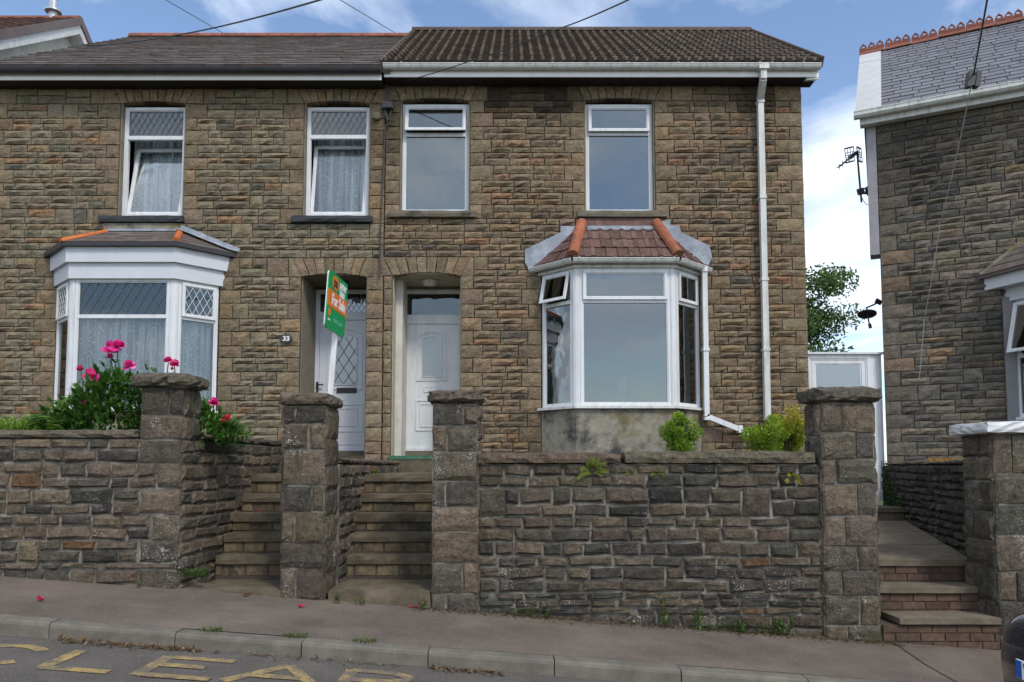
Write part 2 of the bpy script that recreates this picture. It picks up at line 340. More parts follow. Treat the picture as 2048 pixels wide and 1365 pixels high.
def stone_geo(q, M, rng, joint=.008, bulge=.03, back=-.04, lip=.002, flat=False, block=False):
    """one dressed stone: uneven rock face with its own arrises; q = bl, br, tr, tl in face coordinates"""
    w = max(q[1][0]-q[0][0], q[2][0]-q[3][0]); h = max(q[3][1]-q[0][1], q[2][1]-q[1][1])
    nu = 4 if w > .3 else 3; nv = 3 if (h > .16 or block) else 2
    su = [0, .09*.3/max(w, .1), .5, 1-.09*.3/max(w, .1), 1] if nu == 4 else [0, .14, .86, 1]
    sv = [0, .2, .8, 1] if nv == 3 else [0, .5, 1]
    cx = sum(p[0] for p in q)/4; cz = sum(p[1] for p in q)/4
    j = joint/2
    c = [(p[0] + (j if p[0] < cx else -j), p[1] + (j if p[1] < cz else -j)) for p in q]
    V, Fc = [], []
    tilt_a, tilt_b = rng.uniform(-.35, .35), rng.uniform(-.3, .4)
    ridge = rng.uniform(.35, .75)
    for jv in range(nv+1):
        for iu in range(nu+1):
            s, t = iu/nu, jv/nv
            bd = iu in (0, nu) or jv in (0, nv)
            if block:
                s, t = su[iu], sv[jv]
                ss = s if bd else s + rng.uniform(-.05, .05); tt = t if bd else t + rng.uniform(-.09, .09)
            else:
                ss = s if bd else s + rng.uniform(-.3, .3)/nu
                tt = t if bd else (lerp(t, ridge, .5) if nv == 2 else t) + rng.uniform(-.25, .25)/nv
            a = lerp(lerp(c[0][0], c[1][0], ss), lerp(c[3][0], c[2][0], ss), tt)
            b = lerp(lerp(c[0][1], c[1][1], ss), lerp(c[3][1], c[2][1], ss), tt)
            if bd:
                d = lip + rng.uniform(0, .006)
                if not (iu in (0, nu) and jv in (0, nv)):
                    wv = rng.uniform(-.35, .8)*joint
                    if jv in (0, nv): b += wv if jv == 0 else -wv
                    else: a += wv if iu == 0 else -wv
            else:
                d = bulge*(.35 if flat else 1)*max(.15, rng.uniform(.35, 1.) + tilt_a*(s-.5) + tilt_b*(t-.5))
            V.append(M(a, b, d))
    W = nu+1
    for jv in range(nv):
        for iu in range(nu):
            k = jv*W+iu; Fc.append((k, k+1, k+1+W, k+W))
    ring = [i for i in range(W)] + [jv*W+nu for jv in range(1, nv+1)] + [nv*W+i for i in range(nu-1, -1, -1)] + [jv*W for jv in range(nv-1, 0, -1)]
    n0 = len(V); nr = len(ring); u_of = {}
    for k, vi in enumerate(ring):
        iu, jv = vi % W, vi//W; s, t = (su[iu], sv[jv]) if block else (iu/nu, jv/nv)
        V.append(M(lerp(lerp(c[0][0], c[1][0], s), lerp(c[3][0], c[2][0], s), t), lerp(lerp(c[0][1], c[1][1], s), lerp(c[3][1], c[2][1], s), t), back))
    for k in range(nr):
        Fc.append((ring[(k+1) % nr], ring[k], n0+k, n0+(k+1) % nr))
    ctr = M(cx, cz, 0)
    return dict(v=V, f=Fc, c=ctr, area=w*h)

def emit(stones, parent, mat, name='stone', limit=300, rest='small_stones', weight=None):
    def rank(s):
        p = proj(s['c'])
        if p is None or not (-15 < p[0] < 2063 and -15 < p[1] < 1380): return 0
        wgt = weight(p, s) if weight else 1
        dep = s['c'][1]-CAMY
        return wgt*s['area']/dep/dep
    ss = sorted(stones, key=rank, reverse=True)
    for s in ss[:limit]:
        mb = MB().add(s['v'], s['f'], s['tint']); mb.build(name, mat, parent, s['c'])
    if len(ss) > limit:
        mb = MB()
        for s in ss[limit:]: mb.add(s['v'], s['f'], s['tint'])
        tag(mb.build(rest, mat, parent), kind='stuff')

def free(x0, x1, cuts, z):
    iv = [(x0, x1, 'end', 'end')]
    for c in cuts:
        if c[2] < z < c[3]:
            nx = []
            for a, b, l, r in iv:
                if c[1] <= a or c[0] >= b: nx.append((a, b, l, r)); continue
                if c[0] > a: nx.append((a, c[0], l, 'cut'))
                if c[1] < b: nx.append((c[1], b, 'cut', r))
            iv = nx
    return [i for i in iv if i[1]-i[0] > .03]

def runs(a, b, lo, hi, rng):
    out_ = [a]
    while b - out_[-1] > hi*1.15: out_.append(out_[-1] + rng.uniform(lo, hi))
    if b - out_[-1] > hi*.95 and len(out_) < 2: out_.append(lerp(out_[-1], b, rng.uniform(.4, .6)))
    if len(out_) > 1 and b-out_[-1] < lo*.7: out_.pop()
    return list(zip(out_, out_[1:]+[b]))

def coursed(x0, x1, z0, z1, cuts, rng, band=.213, lens=(.2, .44), jump=.16, ql=(.2, .33), qr=None, quoin=True, ends=(True, True), jit=0., split=True, qcut=True):
    br = sorted({round(z, 3) for z in [z0, z1] + [c[2] for c in cuts] + [c[3] for c in cuts] if z0-1e-6 <= z <= z1+1e-6})
    bands = []
    for a, b in zip(br, br[1:]):
        n = max(1, round((b-a)/band)); e = [a] + [lerp(a, b, (i+rng.uniform(-.1, .1))/n) for i in range(1, n)] + [b]
        bands += list(zip(e, e[1:]))
    Q = []
    def put(a, b, c, d, kind):
        Q.append(([(a, c), (b, c), (b, d), (a, d)], kind))
    k = 0
    for lo, hi in bands:
        k += 1; h = hi-lo
        for a, b, l, r in free(x0, x1, cuts, (lo+hi)/2):
            L, R = a, b
            if quoin and b-a > .75:
                if (l == 'cut' and qcut) or (l == 'end' and ends[0]):
                    w = ql[(k + (0 if l == 'cut' else 1)) % 2]*rng.uniform(.9, 1.12); put(a, a+w, lo, hi, 'quoin'); L = a+w
                if (r == 'cut' and qcut) or (r == 'end' and ends[1]):
                    w = (ql if r == 'cut' else (qr or ql))[k % 2]*rng.uniform(.9, 1.12); put(b-w, b, lo, hi, 'quoin'); R = b-w
            elif quoin and b-a > .32 and (k % 2):
                m = lerp(a, b, rng.uniform(.4, .6)); put(a, m, lo, hi, 'quoin'); put(m, b, lo, hi, 'quoin'); continue
            elif b-a <= .75 and quoin:
                put(a, b, lo, hi, 'quoin'); continue
            if h < .15 or not split:
                for p, q in runs(L, R, lens[0], lens[1], rng): put(p, q, lo, hi, 'rubble')
                continue
            x = L
            while x < R-.02:
                if R-x < lens[0]*.8: put(x, R, lo, hi, 'jumper'); break
                if rng.random() < jump:
                    w = min(rng.uniform(.17, .32), R-x)
                    if R-x-w < .1: w = R-x
                    put(x, x+w, lo, hi, 'jumper'); x += w
                else:
                    w = min(rng.uniform(.5, 1.5), R-x)
                    if R-x-w < .18: w = R-x
                    mid = lerp(lo, hi, rng.uniform(.4, .6))
                    for p, q in runs(x, x+w, *lens, rng): put(p, q, lo, mid, 'rubble')
                    for p, q in runs(x, x+w, lens[0]*.9, lens[1]*.95, rng): put(p, q, mid, hi, 'rubble')
                    x += w
    if jit:
        Q = [([(p[0]+rng.uniform(-jit, jit), p[1]+rng.uniform(-jit, jit)) for p in q], kd) for q, kd in Q]
    return Q

def arch_quads(x0, x1, zs, rise, zt, n, side):
    """segmental arch of n voussoirs over x0..x1 plus a springer block at each end"""
    w = x1-x0; R = (w*w/4 + rise*rise)/(2*rise); xc, zc = (x0+x1)/2, zs+rise-R
    half = math.asin(w/2/R); Q = []
    pts = []
    for i in range(n+1):
        a = lerp(-half, half, i/n); px_, pz = xc+R*sin(a), zc+R*cos(a)
        fan = a*2.4 if abs(a) > 1e-6 else 0
        pts.append(((px_, pz), (px_ + (zt-pz)*math.tan(fan), zt)))
    for p, q in zip(pts, pts[1:]): Q.append(([p[0], q[0], q[1], p[1]], 'voussoir'))
    Q.append(([(x0-side, zs), pts[0][0], pts[0][1], (x0-side, zt)], 'quoin'))
    Q.append(([pts[-1][0], (x1+side, zs), (x1+side, zt), pts[-1][1]], 'quoin'))
    return Q

def holed(mb, M, x0, x1, z0, z1, holes, d0, d1):
    xs = sorted({x0, x1} | {h[0] for h in holes} | {h[1] for h in holes}); zs = sorted({z0, z1} | {h[2] for h in holes} | {h[3] for h in holes})
    xs = [x for x in xs if x0 <= x <= x1]; zs = [z for z in zs if z0 <= z <= z1]
    solid = lambda i, j: 0 <= i < len(xs)-1 and 0 <= j < len(zs)-1 and not any(h[0]-1e-6 <= xs[i] and xs[i+1] <= h[1]+1e-6 and h[2]-1e-6 <= zs[j] and zs[j+1] <= h[3]+1e-6 for h in holes)
    for i in range(len(xs)-1):
        for j in range(len(zs)-1):
            if not solid(i, j): continue
            a, b, c, d = xs[i], xs[i+1], zs[j], zs[j+1]
            mb.quad(M(a, c, d1), M(b, c, d1), M(b, d, d1), M(a, d, d1)); mb.quad(M(a, d, d0), M(b, d, d0), M(b, c, d0), M(a, c, d0))
            if not solid(i-1, j): mb.quad(M(a, c, d0), M(a, c, d1), M(a, d, d1), M(a, d, d0))
            if not solid(i+1, j): mb.quad(M(b, c, d1), M(b, c, d0), M(b, d, d0), M(b, d, d1))
            if not solid(i, j-1): mb.quad(M(a, c, d0), M(b, c, d0), M(b, c, d1), M(a, c, d1))
            if not solid(i, j+1): mb.quad(M(a, d, d1), M(b, d, d1), M(b, d, d0), M(a, d, d0))

def pick(rng, pal):
    r = rng.random()*sum(p[0] for p in pal)
    for w, c in pal:
        r -= w
        if r <= 0: break
    k = rng.uniform(.87, 1.14); return tuple(x*k*rng.uniform(.97, 1.03) for x in c)

PAL_L = [(7, (0.208, 0.174, 0.117)), (6, (0.188, 0.158, 0.109)), (4, (0.230, 0.187, 0.123)), (2, (0.238, 0.179, 0.109)), (.5, (0.261, 0.163, 0.094)), (.5, (0.141, 0.125, 0.094))]
PAL_R = [(7, (0.207, 0.156, 0.101)), (6, (0.184, 0.140, 0.093)), (4, (0.228, 0.168, 0.105)), (2, (0.238, 0.162, 0.095)), (.5, (0.253, 0.147, 0.085)), (.6, (0.116, 0.095, 0.073))]
PAL_N = [(6, (0.169, 0.144, 0.113)), (5, (0.146, 0.129, 0.105)), (3, (0.190, 0.155, 0.113)), (.8, (0.244, 0.169, 0.105)), (3, (0.107, 0.097, 0.084))]
PAL_Q = [(6, (0.225, 0.172, 0.110)), (4, (0.203, 0.154, 0.101)), (1.5, (0.240, 0.168, 0.099))]
PAL_QN = [(6, (0.160, 0.135, 0.105)), (4, (0.138, 0.119, 0.096)), (1, (0.202, 0.146, 0.097))]
PAL_G = [(6, (0.119, 0.098, 0.073)), (5, (0.147, 0.116, 0.084)), (5, (0.087, 0.077, 0.061)), (3, (0.166, 0.130, 0.089)), (2, (0.129, 0.096, 0.074)), (.6, (0.161, 0.092, 0.051)), (2, (0.063, 0.055, 0.048))]
PAL_GD = [(w_, tuple(x_*.74 for x_ in c_)) for w_, c_ in PAL_G]
PAL_P = [(6, (0.128, 0.104, 0.076)), (4, (0.102, 0.087, 0.066)), (2, (0.140, 0.108, 0.080)), (1.5, (0.077, 0.069, 0.055))]

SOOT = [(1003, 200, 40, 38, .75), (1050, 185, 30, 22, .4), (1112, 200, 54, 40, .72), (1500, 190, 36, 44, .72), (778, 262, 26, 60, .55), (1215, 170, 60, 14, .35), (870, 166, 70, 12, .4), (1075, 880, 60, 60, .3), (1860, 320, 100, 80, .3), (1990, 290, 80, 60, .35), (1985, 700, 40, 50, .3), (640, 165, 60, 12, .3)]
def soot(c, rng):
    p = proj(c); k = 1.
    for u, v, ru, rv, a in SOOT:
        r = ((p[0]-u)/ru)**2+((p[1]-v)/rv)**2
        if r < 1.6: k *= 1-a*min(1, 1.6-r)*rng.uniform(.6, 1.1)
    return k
def wall_stones(Q, M, rng, pal, palq, **k):
    S = []
    for q, kind in Q:
        kk = dict(k)
        if kind == 'quoin': kk['bulge'] = k.get('bulge', .03)*.7
        if kind == 'voussoir': kk['back'] = -.14; kk['bulge'] = .015
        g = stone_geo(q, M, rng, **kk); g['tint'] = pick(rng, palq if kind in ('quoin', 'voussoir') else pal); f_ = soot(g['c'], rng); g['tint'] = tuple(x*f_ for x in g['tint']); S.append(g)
    return S

def rough_block(mb, x0, x1, y0, y1, z0, z1, rng, amp=.015, nx=7, ny=4, nz=2, tint=None):
    """solid block with uneven faces (caps, copings, sills)"""
    V, ix, F_ = [], {}, []
    for i in range(nx+1):
        for j in range(ny+1):
            for k in range(nz+1):
                if 0 < i < nx and 0 < j < ny and 0 < k < nz: continue
                e = (i in (0, nx)) + (j in (0, ny)) + (k in (0, nz))
                a = amp*(1 if e < 2 else .6)
                sx = (1 if i == nx else -1 if i == 0 else 0); sy = (1 if j == ny else -1 if j == 0 else 0); sz = (1 if k == nz else -1 if k == 0 else 0)
                p = [lerp(x0, x1, i/nx), lerp(y0, y1, j/ny), lerp(z0, z1, k/nz)]
                inset = amp*.9 if e >= 2 else 0
                for ax, s_ in enumerate((sx, sy, sz)): p[ax] += rng.uniform(-a, a)*(.5 if ax == 2 else 1) - s_*inset
                ix[i, j, k] = len(V); V.append(tuple(p))
    g = lambda *t: ix[t]
    for i in range(nx):
        for j in range(ny):
            F_.append((g(i, j, 0), g(i, j+1, 0), g(i+1, j+1, 0), g(i+1, j, 0))); F_.append((g(i, j, nz), g(i+1, j, nz), g(i+1, j+1, nz), g(i, j+1, nz)))
        for k in range(nz):
            F_.append((g(i, 0, k), g(i+1, 0, k), g(i+1, 0, k+1), g(i, 0, k+1))); F_.append((g(i, ny, k), g(i, ny, k+1), g(i+1, ny, k+1), g(i+1, ny, k)))
    for j in range(ny):
        for k in range(nz):
            F_.append((g(0, j, k), g(0, j, k+1), g(0, j+1, k+1), g(0, j+1, k))); F_.append((g(nx, j, k), g(nx, j+1, k), g(nx, j+1, k+1), g(nx, j, k+1)))
    return mb.add(V, F_, tint)

# ---------------------------------------------------------------- windows
def hung(M, bh, ang):               # top hung, swings out at the bottom
    c, s = cos(ang), sin(ang)
    return lambda a, b, d: M(a, bh-(bh-b)*c + d*s*.5, (bh-b)*s + d*c)
def tilted(M, b0, ang):             # bottom hung, tilts in at the top
    c, s = cos(ang), sin(ang)
    return lambda a, b, d: M(a, b0+(b-b0)*c, d*c-(b-b0)*s)
def ring(mb, M, a0, a1, b0, b1, w, d0, d1):
    """mitred four-sided frame with a small step (bead) on its inner edge"""
    for (wa, da, db) in ((w*.72, d0, d1), (w, d0, d1-.012)):
        o_ = [(a0, b0), (a1, b0), (a1, b1), (a0, b1)]; i_ = [(a0+wa, b0+wa), (a1-wa, b0+wa), (a1-wa, b1-wa), (a0+wa, b1-wa)]
        for k in range(4):
            l = (k+1) % 4
            P = [o_[k], o_[l], i_[l], i_[k]]
            if wa == w:
                s_ = .7*w; P = [(lerp(o_[k][0], i_[k][0], .7), lerp(o_[k][1], i_[k][1], .7)), (lerp(o_[l][0], i_[l][0], .7), lerp(o_[l][1], i_[l][1], .7)), i_[l], i_[k]]
            mb.prism(P, M, da, db)
def lattice(mb, M, a0, a1, b0, b1, d, pw, ph, w=.006):
    sl = ph/pw
    na = int((a1-a0)/pw)+int((b1-b0)/ph)+3
    for sgn in (1, -1):
        for k in range(-na, na+1):
            # line: b = b0 + sgn*sl*(a-a0) + k*ph
            pts = []
            for a in (a0, a1):
                b = b0 + sgn*sl*(a-a0) + k*ph
                if b0 <= b <= b1: pts.append((a, b))
            for b in (b0, b1):
                a = a0 + (b-b0-k*ph)/(sgn*sl)
                if a0 < a < a1: pts.append((a, b))
            if len(pts) >= 2:
                p, q = pts[0], pts[1]; L = math.hypot(q[0]-p[0], q[1]-p[1])
                if L < .02: continue
                nx_, nz_ = -(q[1]-p[1])/L*w/2, (q[0]-p[0])/L*w/2
                mb.prism([(p[0]+nx_, p[1]+nz_), (q[0]+nx_, q[1]+nz_), (q[0]-nx_, q[1]-nz_), (p[0]-nx_, p[1]-nz_)], M, d, d+.005)
def pane(M, a0, a1, b0, b1, d): 
    mb = MB(); mb.mbox(M, a0, a1, b0, b1, d-.006, d); return mb
def drape(M, a0, a1, b0, b1, d, rng, amp=.03, per=.11, n=None):
    mb = MB(); n = n or int((a1-a0)/.012); ph = rng.uniform(0, 6); V = []
    rows = 5
    for j in range(rows+1):
        for i in range(n+1):
            a = lerp(a0, a1, i/n); x = a/per*2*pi
            off = amp*(sin(x+ph) + .5*sin(x*1.7+ph*2+j*.2) + .35*sin(x*.43+1.3*ph))*(.75+.25*j/rows)
            V.append(M(a+.3*amp*cos(x+ph), lerp(b1, b0, j/rows), d+off))
    mb.add(V, [(j*(n+1)+i, (j+1)*(n+1)+i, (j+1)*(n+1)+i+1, j*(n+1)+i+1) for j in range(rows) for i in range(n)])
    return mb

def light(M, a0, a1, b0, b1, kids, kind='fixed', ang=0., lead=None, glass=None, fw=.05, wmat=None, leadmat=None, lead_size=(.1, .16)):
    """one glazed light inside a frame opening a0..a1, b0..b1: fixed pane, or a sash (hung / tilted / plain)"""
    glass = glass or m_glass; wmat = wmat or m_upvc
    if kind == 'fixed':
        kids.append(('pane', pane(M, a0-.005, a1+.005, b0-.005, b1+.005, -.032), glass))
        if lead: lm = MB(); lattice(lm, M, a0, a1, b0, b1, -.030, *lead_size); kids.append(('leading', lm, leadmat or m_lead))
        return
    e = .012
    if kind == 'hung': M2, d0, d1 = hung(M, b1+e, ang), .002, .034
    elif kind == 'tilted': M2, d0, d1 = tilted(M, b0-e, ang), -.045, -.012
    else: M2, d0, d1 = M, .002, .03
    if kind == 'tilted': e = -.004
    sm = MB(); ring(sm, M2, a0-e, a1+e, b0-e, b1+e, fw, d0, d1); kids.append(('sash', sm, wmat))
    p0 = fw-e-.004
    kids.append(('pane', pane(M2, a0+p0, a1-p0, b0+p0, b1-p0, d0+.006), glass))
    if lead: lm = MB(); lattice(lm, M2, a0+p0, a1-p0, b0+p0, b1-p0, d0+.008, *lead_size); kids.append(('leading', lm, leadmat or m_lead))

def attach(kids, parent):
    for k in kids:
        o = k[1].build(k[0], k[2], parent)
        if len(k) > 3: tag(o, k[3])

def flat_window(parent, M, a0, a1, b0, b1, bt, topl, botl, frame_mat=None, name='window', extra=None):
    """a sash-size plastic window: frame with a transom at height bt"""
    fr = MB(); fw = .058; kids = []
    ring(fr, M, a0, a1, b0, b1, fw, -.07, .0)
    fr.mbox(M, a0+fw*.7, a1-fw*.7, bt-.03, bt+.03, -.068, -.003)
    light(M, a0+fw, a1-fw, bt+.03, b1-fw, kids, **topl)
    light(M, a0+fw, a1-fw, b0+fw, bt-.03, kids, **botl)
    if extra: kids += extra
    w = fr.build(name, frame_mat or m_upvc, parent)
    attach(kids, w); return w
# ---------------------------------------------------------------- roofs, gutters, doors
def clip(poly, region):
    """clip convex polygon to convex ccw region"""
    for (x0, y0), (x1, y1) in zip(region, region[1:]+region[:1]):
        out_ = []; inside = lambda p: (x1-x0)*(p[1]-y0)-(y1-y0)*(p[0]-x0) >= -1e-9
        for p, q in zip(poly, poly[1:]+poly[:1]):
            ip, iq = inside(p), inside(q)
            if ip: out_.append(p)
            if ip != iq:
                dp = (x1-x0)*(p[1]-y0)-(y1-y0)*(p[0]-x0); dq = (x1-x0)*(q[1]-y0)-(y1-y0)*(q[0]-x0)
                t = dp/(dp-dq); out_.append((lerp(p[0], q[0], t), lerp(p[1], q[1], t)))
        poly = out_
        if len(poly) < 3: return None
    return poly
def plane_map(p, q, t):
    """sloping plane: eaves p->q, rising towards t; returns M(a, s, n) and a function giving (a, s) of a point"""
    p, q, t = Vector(p), Vector(q), Vector(t); A = (q-p).normalized(); S = t-p; S = (S-A*S.dot(A)).normalized(); Nn = A.cross(S)
    return (lambda a, s, n: tuple(p + A*a + S*s + Nn*n)), (lambda x: ((Vector(x)-p).dot(A), (Vector(x)-p).dot(S)))
def slates(M, region, rng, row=.2, pitch=.25, lap=.0, thick=.012, gap=.004, jit=.006, rib=False):
    amin, amax = min(p[0] for p in region), max(p[0] for p in region); smin, smax = min(p[1] for p in region), max(p[1] for p in region)
    out_ = []; k = 0; s = smin
    while s < smax-.01:
        a = amin - (pitch/2 if k % 2 and not rib else 0) - rng.uniform(0, .02)
        while a < amax:
            w = pitch*(1 if rib else rng.uniform(.85, 1.15)); s0 = s + rng.uniform(-jit, jit); top_ = s+row*1.12
            poly = clip([(a+gap/2, s0), (a+w-gap/2, s0), (a+w-gap/2, top_), (a+gap/2, top_)], region)
            if poly and max(p[0] for p in poly)-min(p[0] for p in poly) > .015:
                nb = len(poly); th = thick*rng.uniform(.8, 1.25)
                nh = lambda q: th + thick*1.1*max(0, 1-(q-s)/row) + .002
                V = [M(x, y, -.004) for x, y in poly] + [M(x, y, nh(y)) for x, y in poly]
                Fc = [tuple(range(nb, 2*nb))] + [(i, (i+1) % nb, nb+(i+1) % nb, nb+i) for i in range(nb)]
                if rib and len(poly) == 4:
                    x0_, x1_ = poly[0][0], poly[1][0]
                    m_ = lerp(x0_, x1_, .62)
                    b0 = len(V)
                    P = [(m_, poly[0][1]), (x1_, poly[0][1]), (x1_, poly[2][1]), (m_, poly[2][1])]
                    V += [M(x, y, nh(y)-.002) for x, y in P] + [M(x, y, nh(y)+.012) for x, y in P]
                    Fc += [(b0+4, b0+5, b0+6, b0+7)] + [(b0+i, b0+(i+1) % 4, b0+4+(i+1) % 4, b0+4+i) for i in range(4)]
                ca, cs = sum(p[0] for p in poly)/nb, sum(p[1] for p in poly)/nb
                out_.append(dict(v=V, f=Fc, c=M(ca, cs, 0), area=(max(p[0] for p in poly)-min(p[0] for p in poly))*row, tint=None))
            a += w
        s += row; k += 1
    return out_

def gutter(mb, p, q, r=.055, square=False, n=8):
    """open half-round channel from p to q (plan direction), rim at p.z"""
    p, q = Vector(p), Vector(q); t = (q-p).normalized(); o_ = Vector((t.y, -t.x, 0)); L = (q-p).length
    if square: prof = [(-r, 0), (-r, -r*1.1), (-r*.6, -r*1.55), (r*.5, -r*1.55), (r, -r*1.0), (r, 0)]
    else: prof = [(r*cos(pi+pi*k/n), r*1.15*sin(pi+pi*k/n)) for k in range(n+1)]
    inn = [(x*.86, z*.86 if z < -.001 else z) for x, z in prof]
    poly = prof + inn[::-1]; m = len(prof)
    V = []
    for d in (0, L):
        for x, z in poly: V.append(p + t*d + o_*x + Vector((0, 0, z)))
    k = len(poly); Fc = [(i, (i+1) % k, k+(i+1) % k, k+i) for i in range(k)]
    Fc += [(i, i+1, 2*m-2-i, 2*m-1-i) for i in range(m-1)] + [(k+i+1, k+i, k+2*m-1-i, k+2*m-2-i) for i in range(m-1)]
    mb.add(V, Fc)
    # rolled rim
    e = o_*r
    mb.bar(p+e, q+e, .014, .014)
def collar(mb, p, dirv, r, w=.035):
    p = Vector(p); t = Vector(dirv).normalized()
    gutter(mb, p-t*w/2+Vector((0, 0, .006)), p+t*w/2+Vector((0, 0, .006)), r*1.1)

def text2d(body, size=1.0, bold=0.0, align='CENTER', shear=0.):
    c = bpy.data.curves.new('txt', 'FONT'); c.body = body; c.size = size; c.align_x = align; c.align_y = 'CENTER'; c.offset = bold; c.shear = shear; c.resolution_u = 3
    o = bpy.data.objects.new('txt', c); COL.objects.link(o)
    bpy.context.view_layer.update()
    me = bpy.data.meshes.new_from_object(o.evaluated_get(bpy.context.evaluated_depsgraph_get()))
    V = [(v.co.x, v.co.y) for v in me.vertices]; Fc = [tuple(p.vertices) for p in me.polygons]
    bpy.data.objects.remove(o); bpy.data.curves.remove(c); bpy.data.meshes.remove(me)
    return V, Fc
def put_text(mb, body, M, a, b, size, d, bold=0., sx=1., thick=.0015, align='CENTER', rot=0.):
    V, Fc = text2d(body, size, bold, align); c, s = cos(rot), sin(rot)
    V = [(x*sx, y) for x, y in V]; V = [(x*c-y*s, x*s+y*c) for x, y in V]
    n = len(V)
    edges = {}
    for f in Fc:
        for i in range(len(f)):
            e = (f[i], f[(i+1) % len(f)]); edges[e] = 1
    side = [(e[0], e[1], n+e[1], n+e[0]) for e in edges if (e[1], e[0]) not in edges]
    mb.add([M(a+x, b+y, d) for x, y in V] + [M(a+x, b+y, d+thick) for x, y in V], [tuple(n+i for i in f) for f in Fc] + side)

def frame_strip(mb, M, pts, w, d0, d1):
    """closed moulding following pts (ccw polygon)"""
    n = len(pts); ctr = (sum(p[0] for p in pts)/n, sum(p[1] for p in pts)/n)
    inn = []
    for i in range(n):
        p, q, r_ = Vector(pts[i-1]), Vector(pts[i]), Vector(pts[(i+1) % n]); t1, t2 = (q-p).normalized(), (r_-q).normalized()
        n1, n2 = Vector((-t1.y, t1.x)), Vector((-t2.y, t2.x)); m = (n1+n2); m = m/max(.3, m.dot(n1)) if m.length > 1e-6 else n1
        inn.append(tuple(q + m*w))
    for i in range(n):
        j = (i+1) % n; mb.prism([pts[i], pts[j], inn[j], inn[i]], M, d0, d1)
    return inn
def arch_top(a0, a1, b0, b1, rise, n=8):
    pts = [(a0, b0), (a1, b0)]
    for k in range(n+1):
        t = k/n; pts.append((lerp(a1, a0, t), b1-rise + rise*sin(pi*t)**.8))
    return pts
def chevron_top(a0, a1, b0, b1, rise):
    return [(a0, b0), (a1, b0), (a1, b1-rise), (lerp(a0, a1, .72), b1-rise*.25), (lerp(a0, a1, .5), b1), (lerp(a0, a1, .28), b1-rise*.25), (a0, b1-rise)]

# ---------------------------------------------------------------- the pair of houses: common levels
Y0 = 0.0
Z = lambda v, Y=0.: AZ(v, Y)
XP = AX(768, 500, 0)            # party line
XR = AX(1611, 500, 0)           # right-hand corner
XL = -8.10            # left-hand corner, outside the frame
ZWALL0, ZWALLT = 1.05, Z(148)
EAVE_Y = -.36
RIDGE_Y = 3.05
MF = Mfront(0)

def opening(u0, u1, vm, v0, v1): return (AX(u0, vm, 0), AX(u1, vm, 0), Z(v1), Z(v0))
W1 = opening(238, 369, 320, 203, 433); W2 = opening(607, 740, 315, 201, 428)
W3 = opening(800, 940, 312, 197, 423); W4 = opening(1169, 1310, 312, 196, 423)
W2 = (*W2[:2], W1[2], W1[3]); W4 = (*W4[:2], W3[2], W3[3])
D1 = opening(599, 731, 730, 548, 912); D2 = opening(783, 921, 730, 546, 912); D1 = (*D1[:2], D2[2], D1[3])
BD = .485
B1x = (AX(111, 690, 0), AX(437, 690, 0)); B2x = (AX(1083, 690, 0), AX(1400, 690, 0))
YB = -BD
B1 = dict(sill=Z(818, YB), head=Z(558, YB)); B2 = dict(sill=Z(812, YB), head=Z(536, YB))
B1o = (B1x[0]+.06, B1x[1]-.06, B1['sill'], B1['head']-.02); B2o = (B2x[0]+.06, B2x[1]-.06, B2['sill'], B2['head']-.02)

def house_shell(t, xa, xb, holes, zr, gable_side, mats):
    """mortar wall with openings, the other three walls, floors"""
    w = MB(); holed(w, MF, xa, xb, ZWALL0, ZWALLT+.05, holes, -.32, -.018)
    wall = w.build('wall', m_mortar_h, t)
    s = MB()
    for x in (xa, xb):
        x0, x1 = (x, x+.25) if x == xa else (x-.25, x)
        s.box(x0+.004, x1-.004, .325, 6.1, ZWALL0, ZWALLT)
        s.prism([(.33, ZWALLT), (6.1, ZWALLT), (RIDGE_Y, zr-.25)], lambda a, b, d: (d, a, b), x0+.004, x1-.004)
    s.box(xa+.25, xb-.25, 5.85, 6.1, ZWALL0, ZWALLT)
    s.build('side_wall', mats, t)
    f = MB(); zf = (W1[2]+D1[3])/2-.15
    f.box(xa+.26, xb-.26, .33, 5.84, zf, zf+.2); f.box(xa+.26, xb-.26, .33, 5.84, 1.5, 1.6); f.box(xa+.26, xb-.26, .33, 5.84, ZWALLT-.1, ZWALLT)
    f.box(xa+.26, xb-.26, 3.0, 3.1, 1.6, ZWALLT-.1)
    f.build('floor', m_dark, t)
    return wall

def facade(wall, xa, xb, wins, doors, bayx, bayz, pal, rng, ends, vis):
    cuts, A = [], []
    for (x0, x1, z0, z1) in wins:
        rise = .045; zs = z1-rise; zt = Z(176); zt = zs+.245
        cuts.append((x0, x1, z0-.115, zs)); cuts.append((x0-.27, x1+.27, zs, zt)); A += arch_quads(x0, x1, zs, rise, zt, 9, .27)
    for (x0, x1, z0, z1) in doors:
        rise = .05; zs = z1-rise; zt = zs+.30
        sd_ = .2
        cuts.append((x0, x1, ZWALL0, zs)); cuts.append((x0-sd_, x1+sd_, zs, zt)); A += arch_quads(x0, x1, zs, rise, zt, 8, sd_)
    cuts.append((bayx[0], bayx[1], ZWALL0, bayz))
    # sill stones rest in the wall: leave their slot
    Q = coursed(xa, xb, ZWALL0, ZWALLT, cuts, rng, ends=ends, qr=(.2, .40))
    S = wall_stones(Q + A, MF, rng, pal, PAL_Q, joint=.011, bulge=.042)
    emit(S, wall, m_house, weight=vis)

def win_kids_curtain(M, a0, a1, b0, b1, d, rng):
    return ('curtain', drape(M, a0, a1, b0, b1, d, rng, .042, .13), m_curtain)

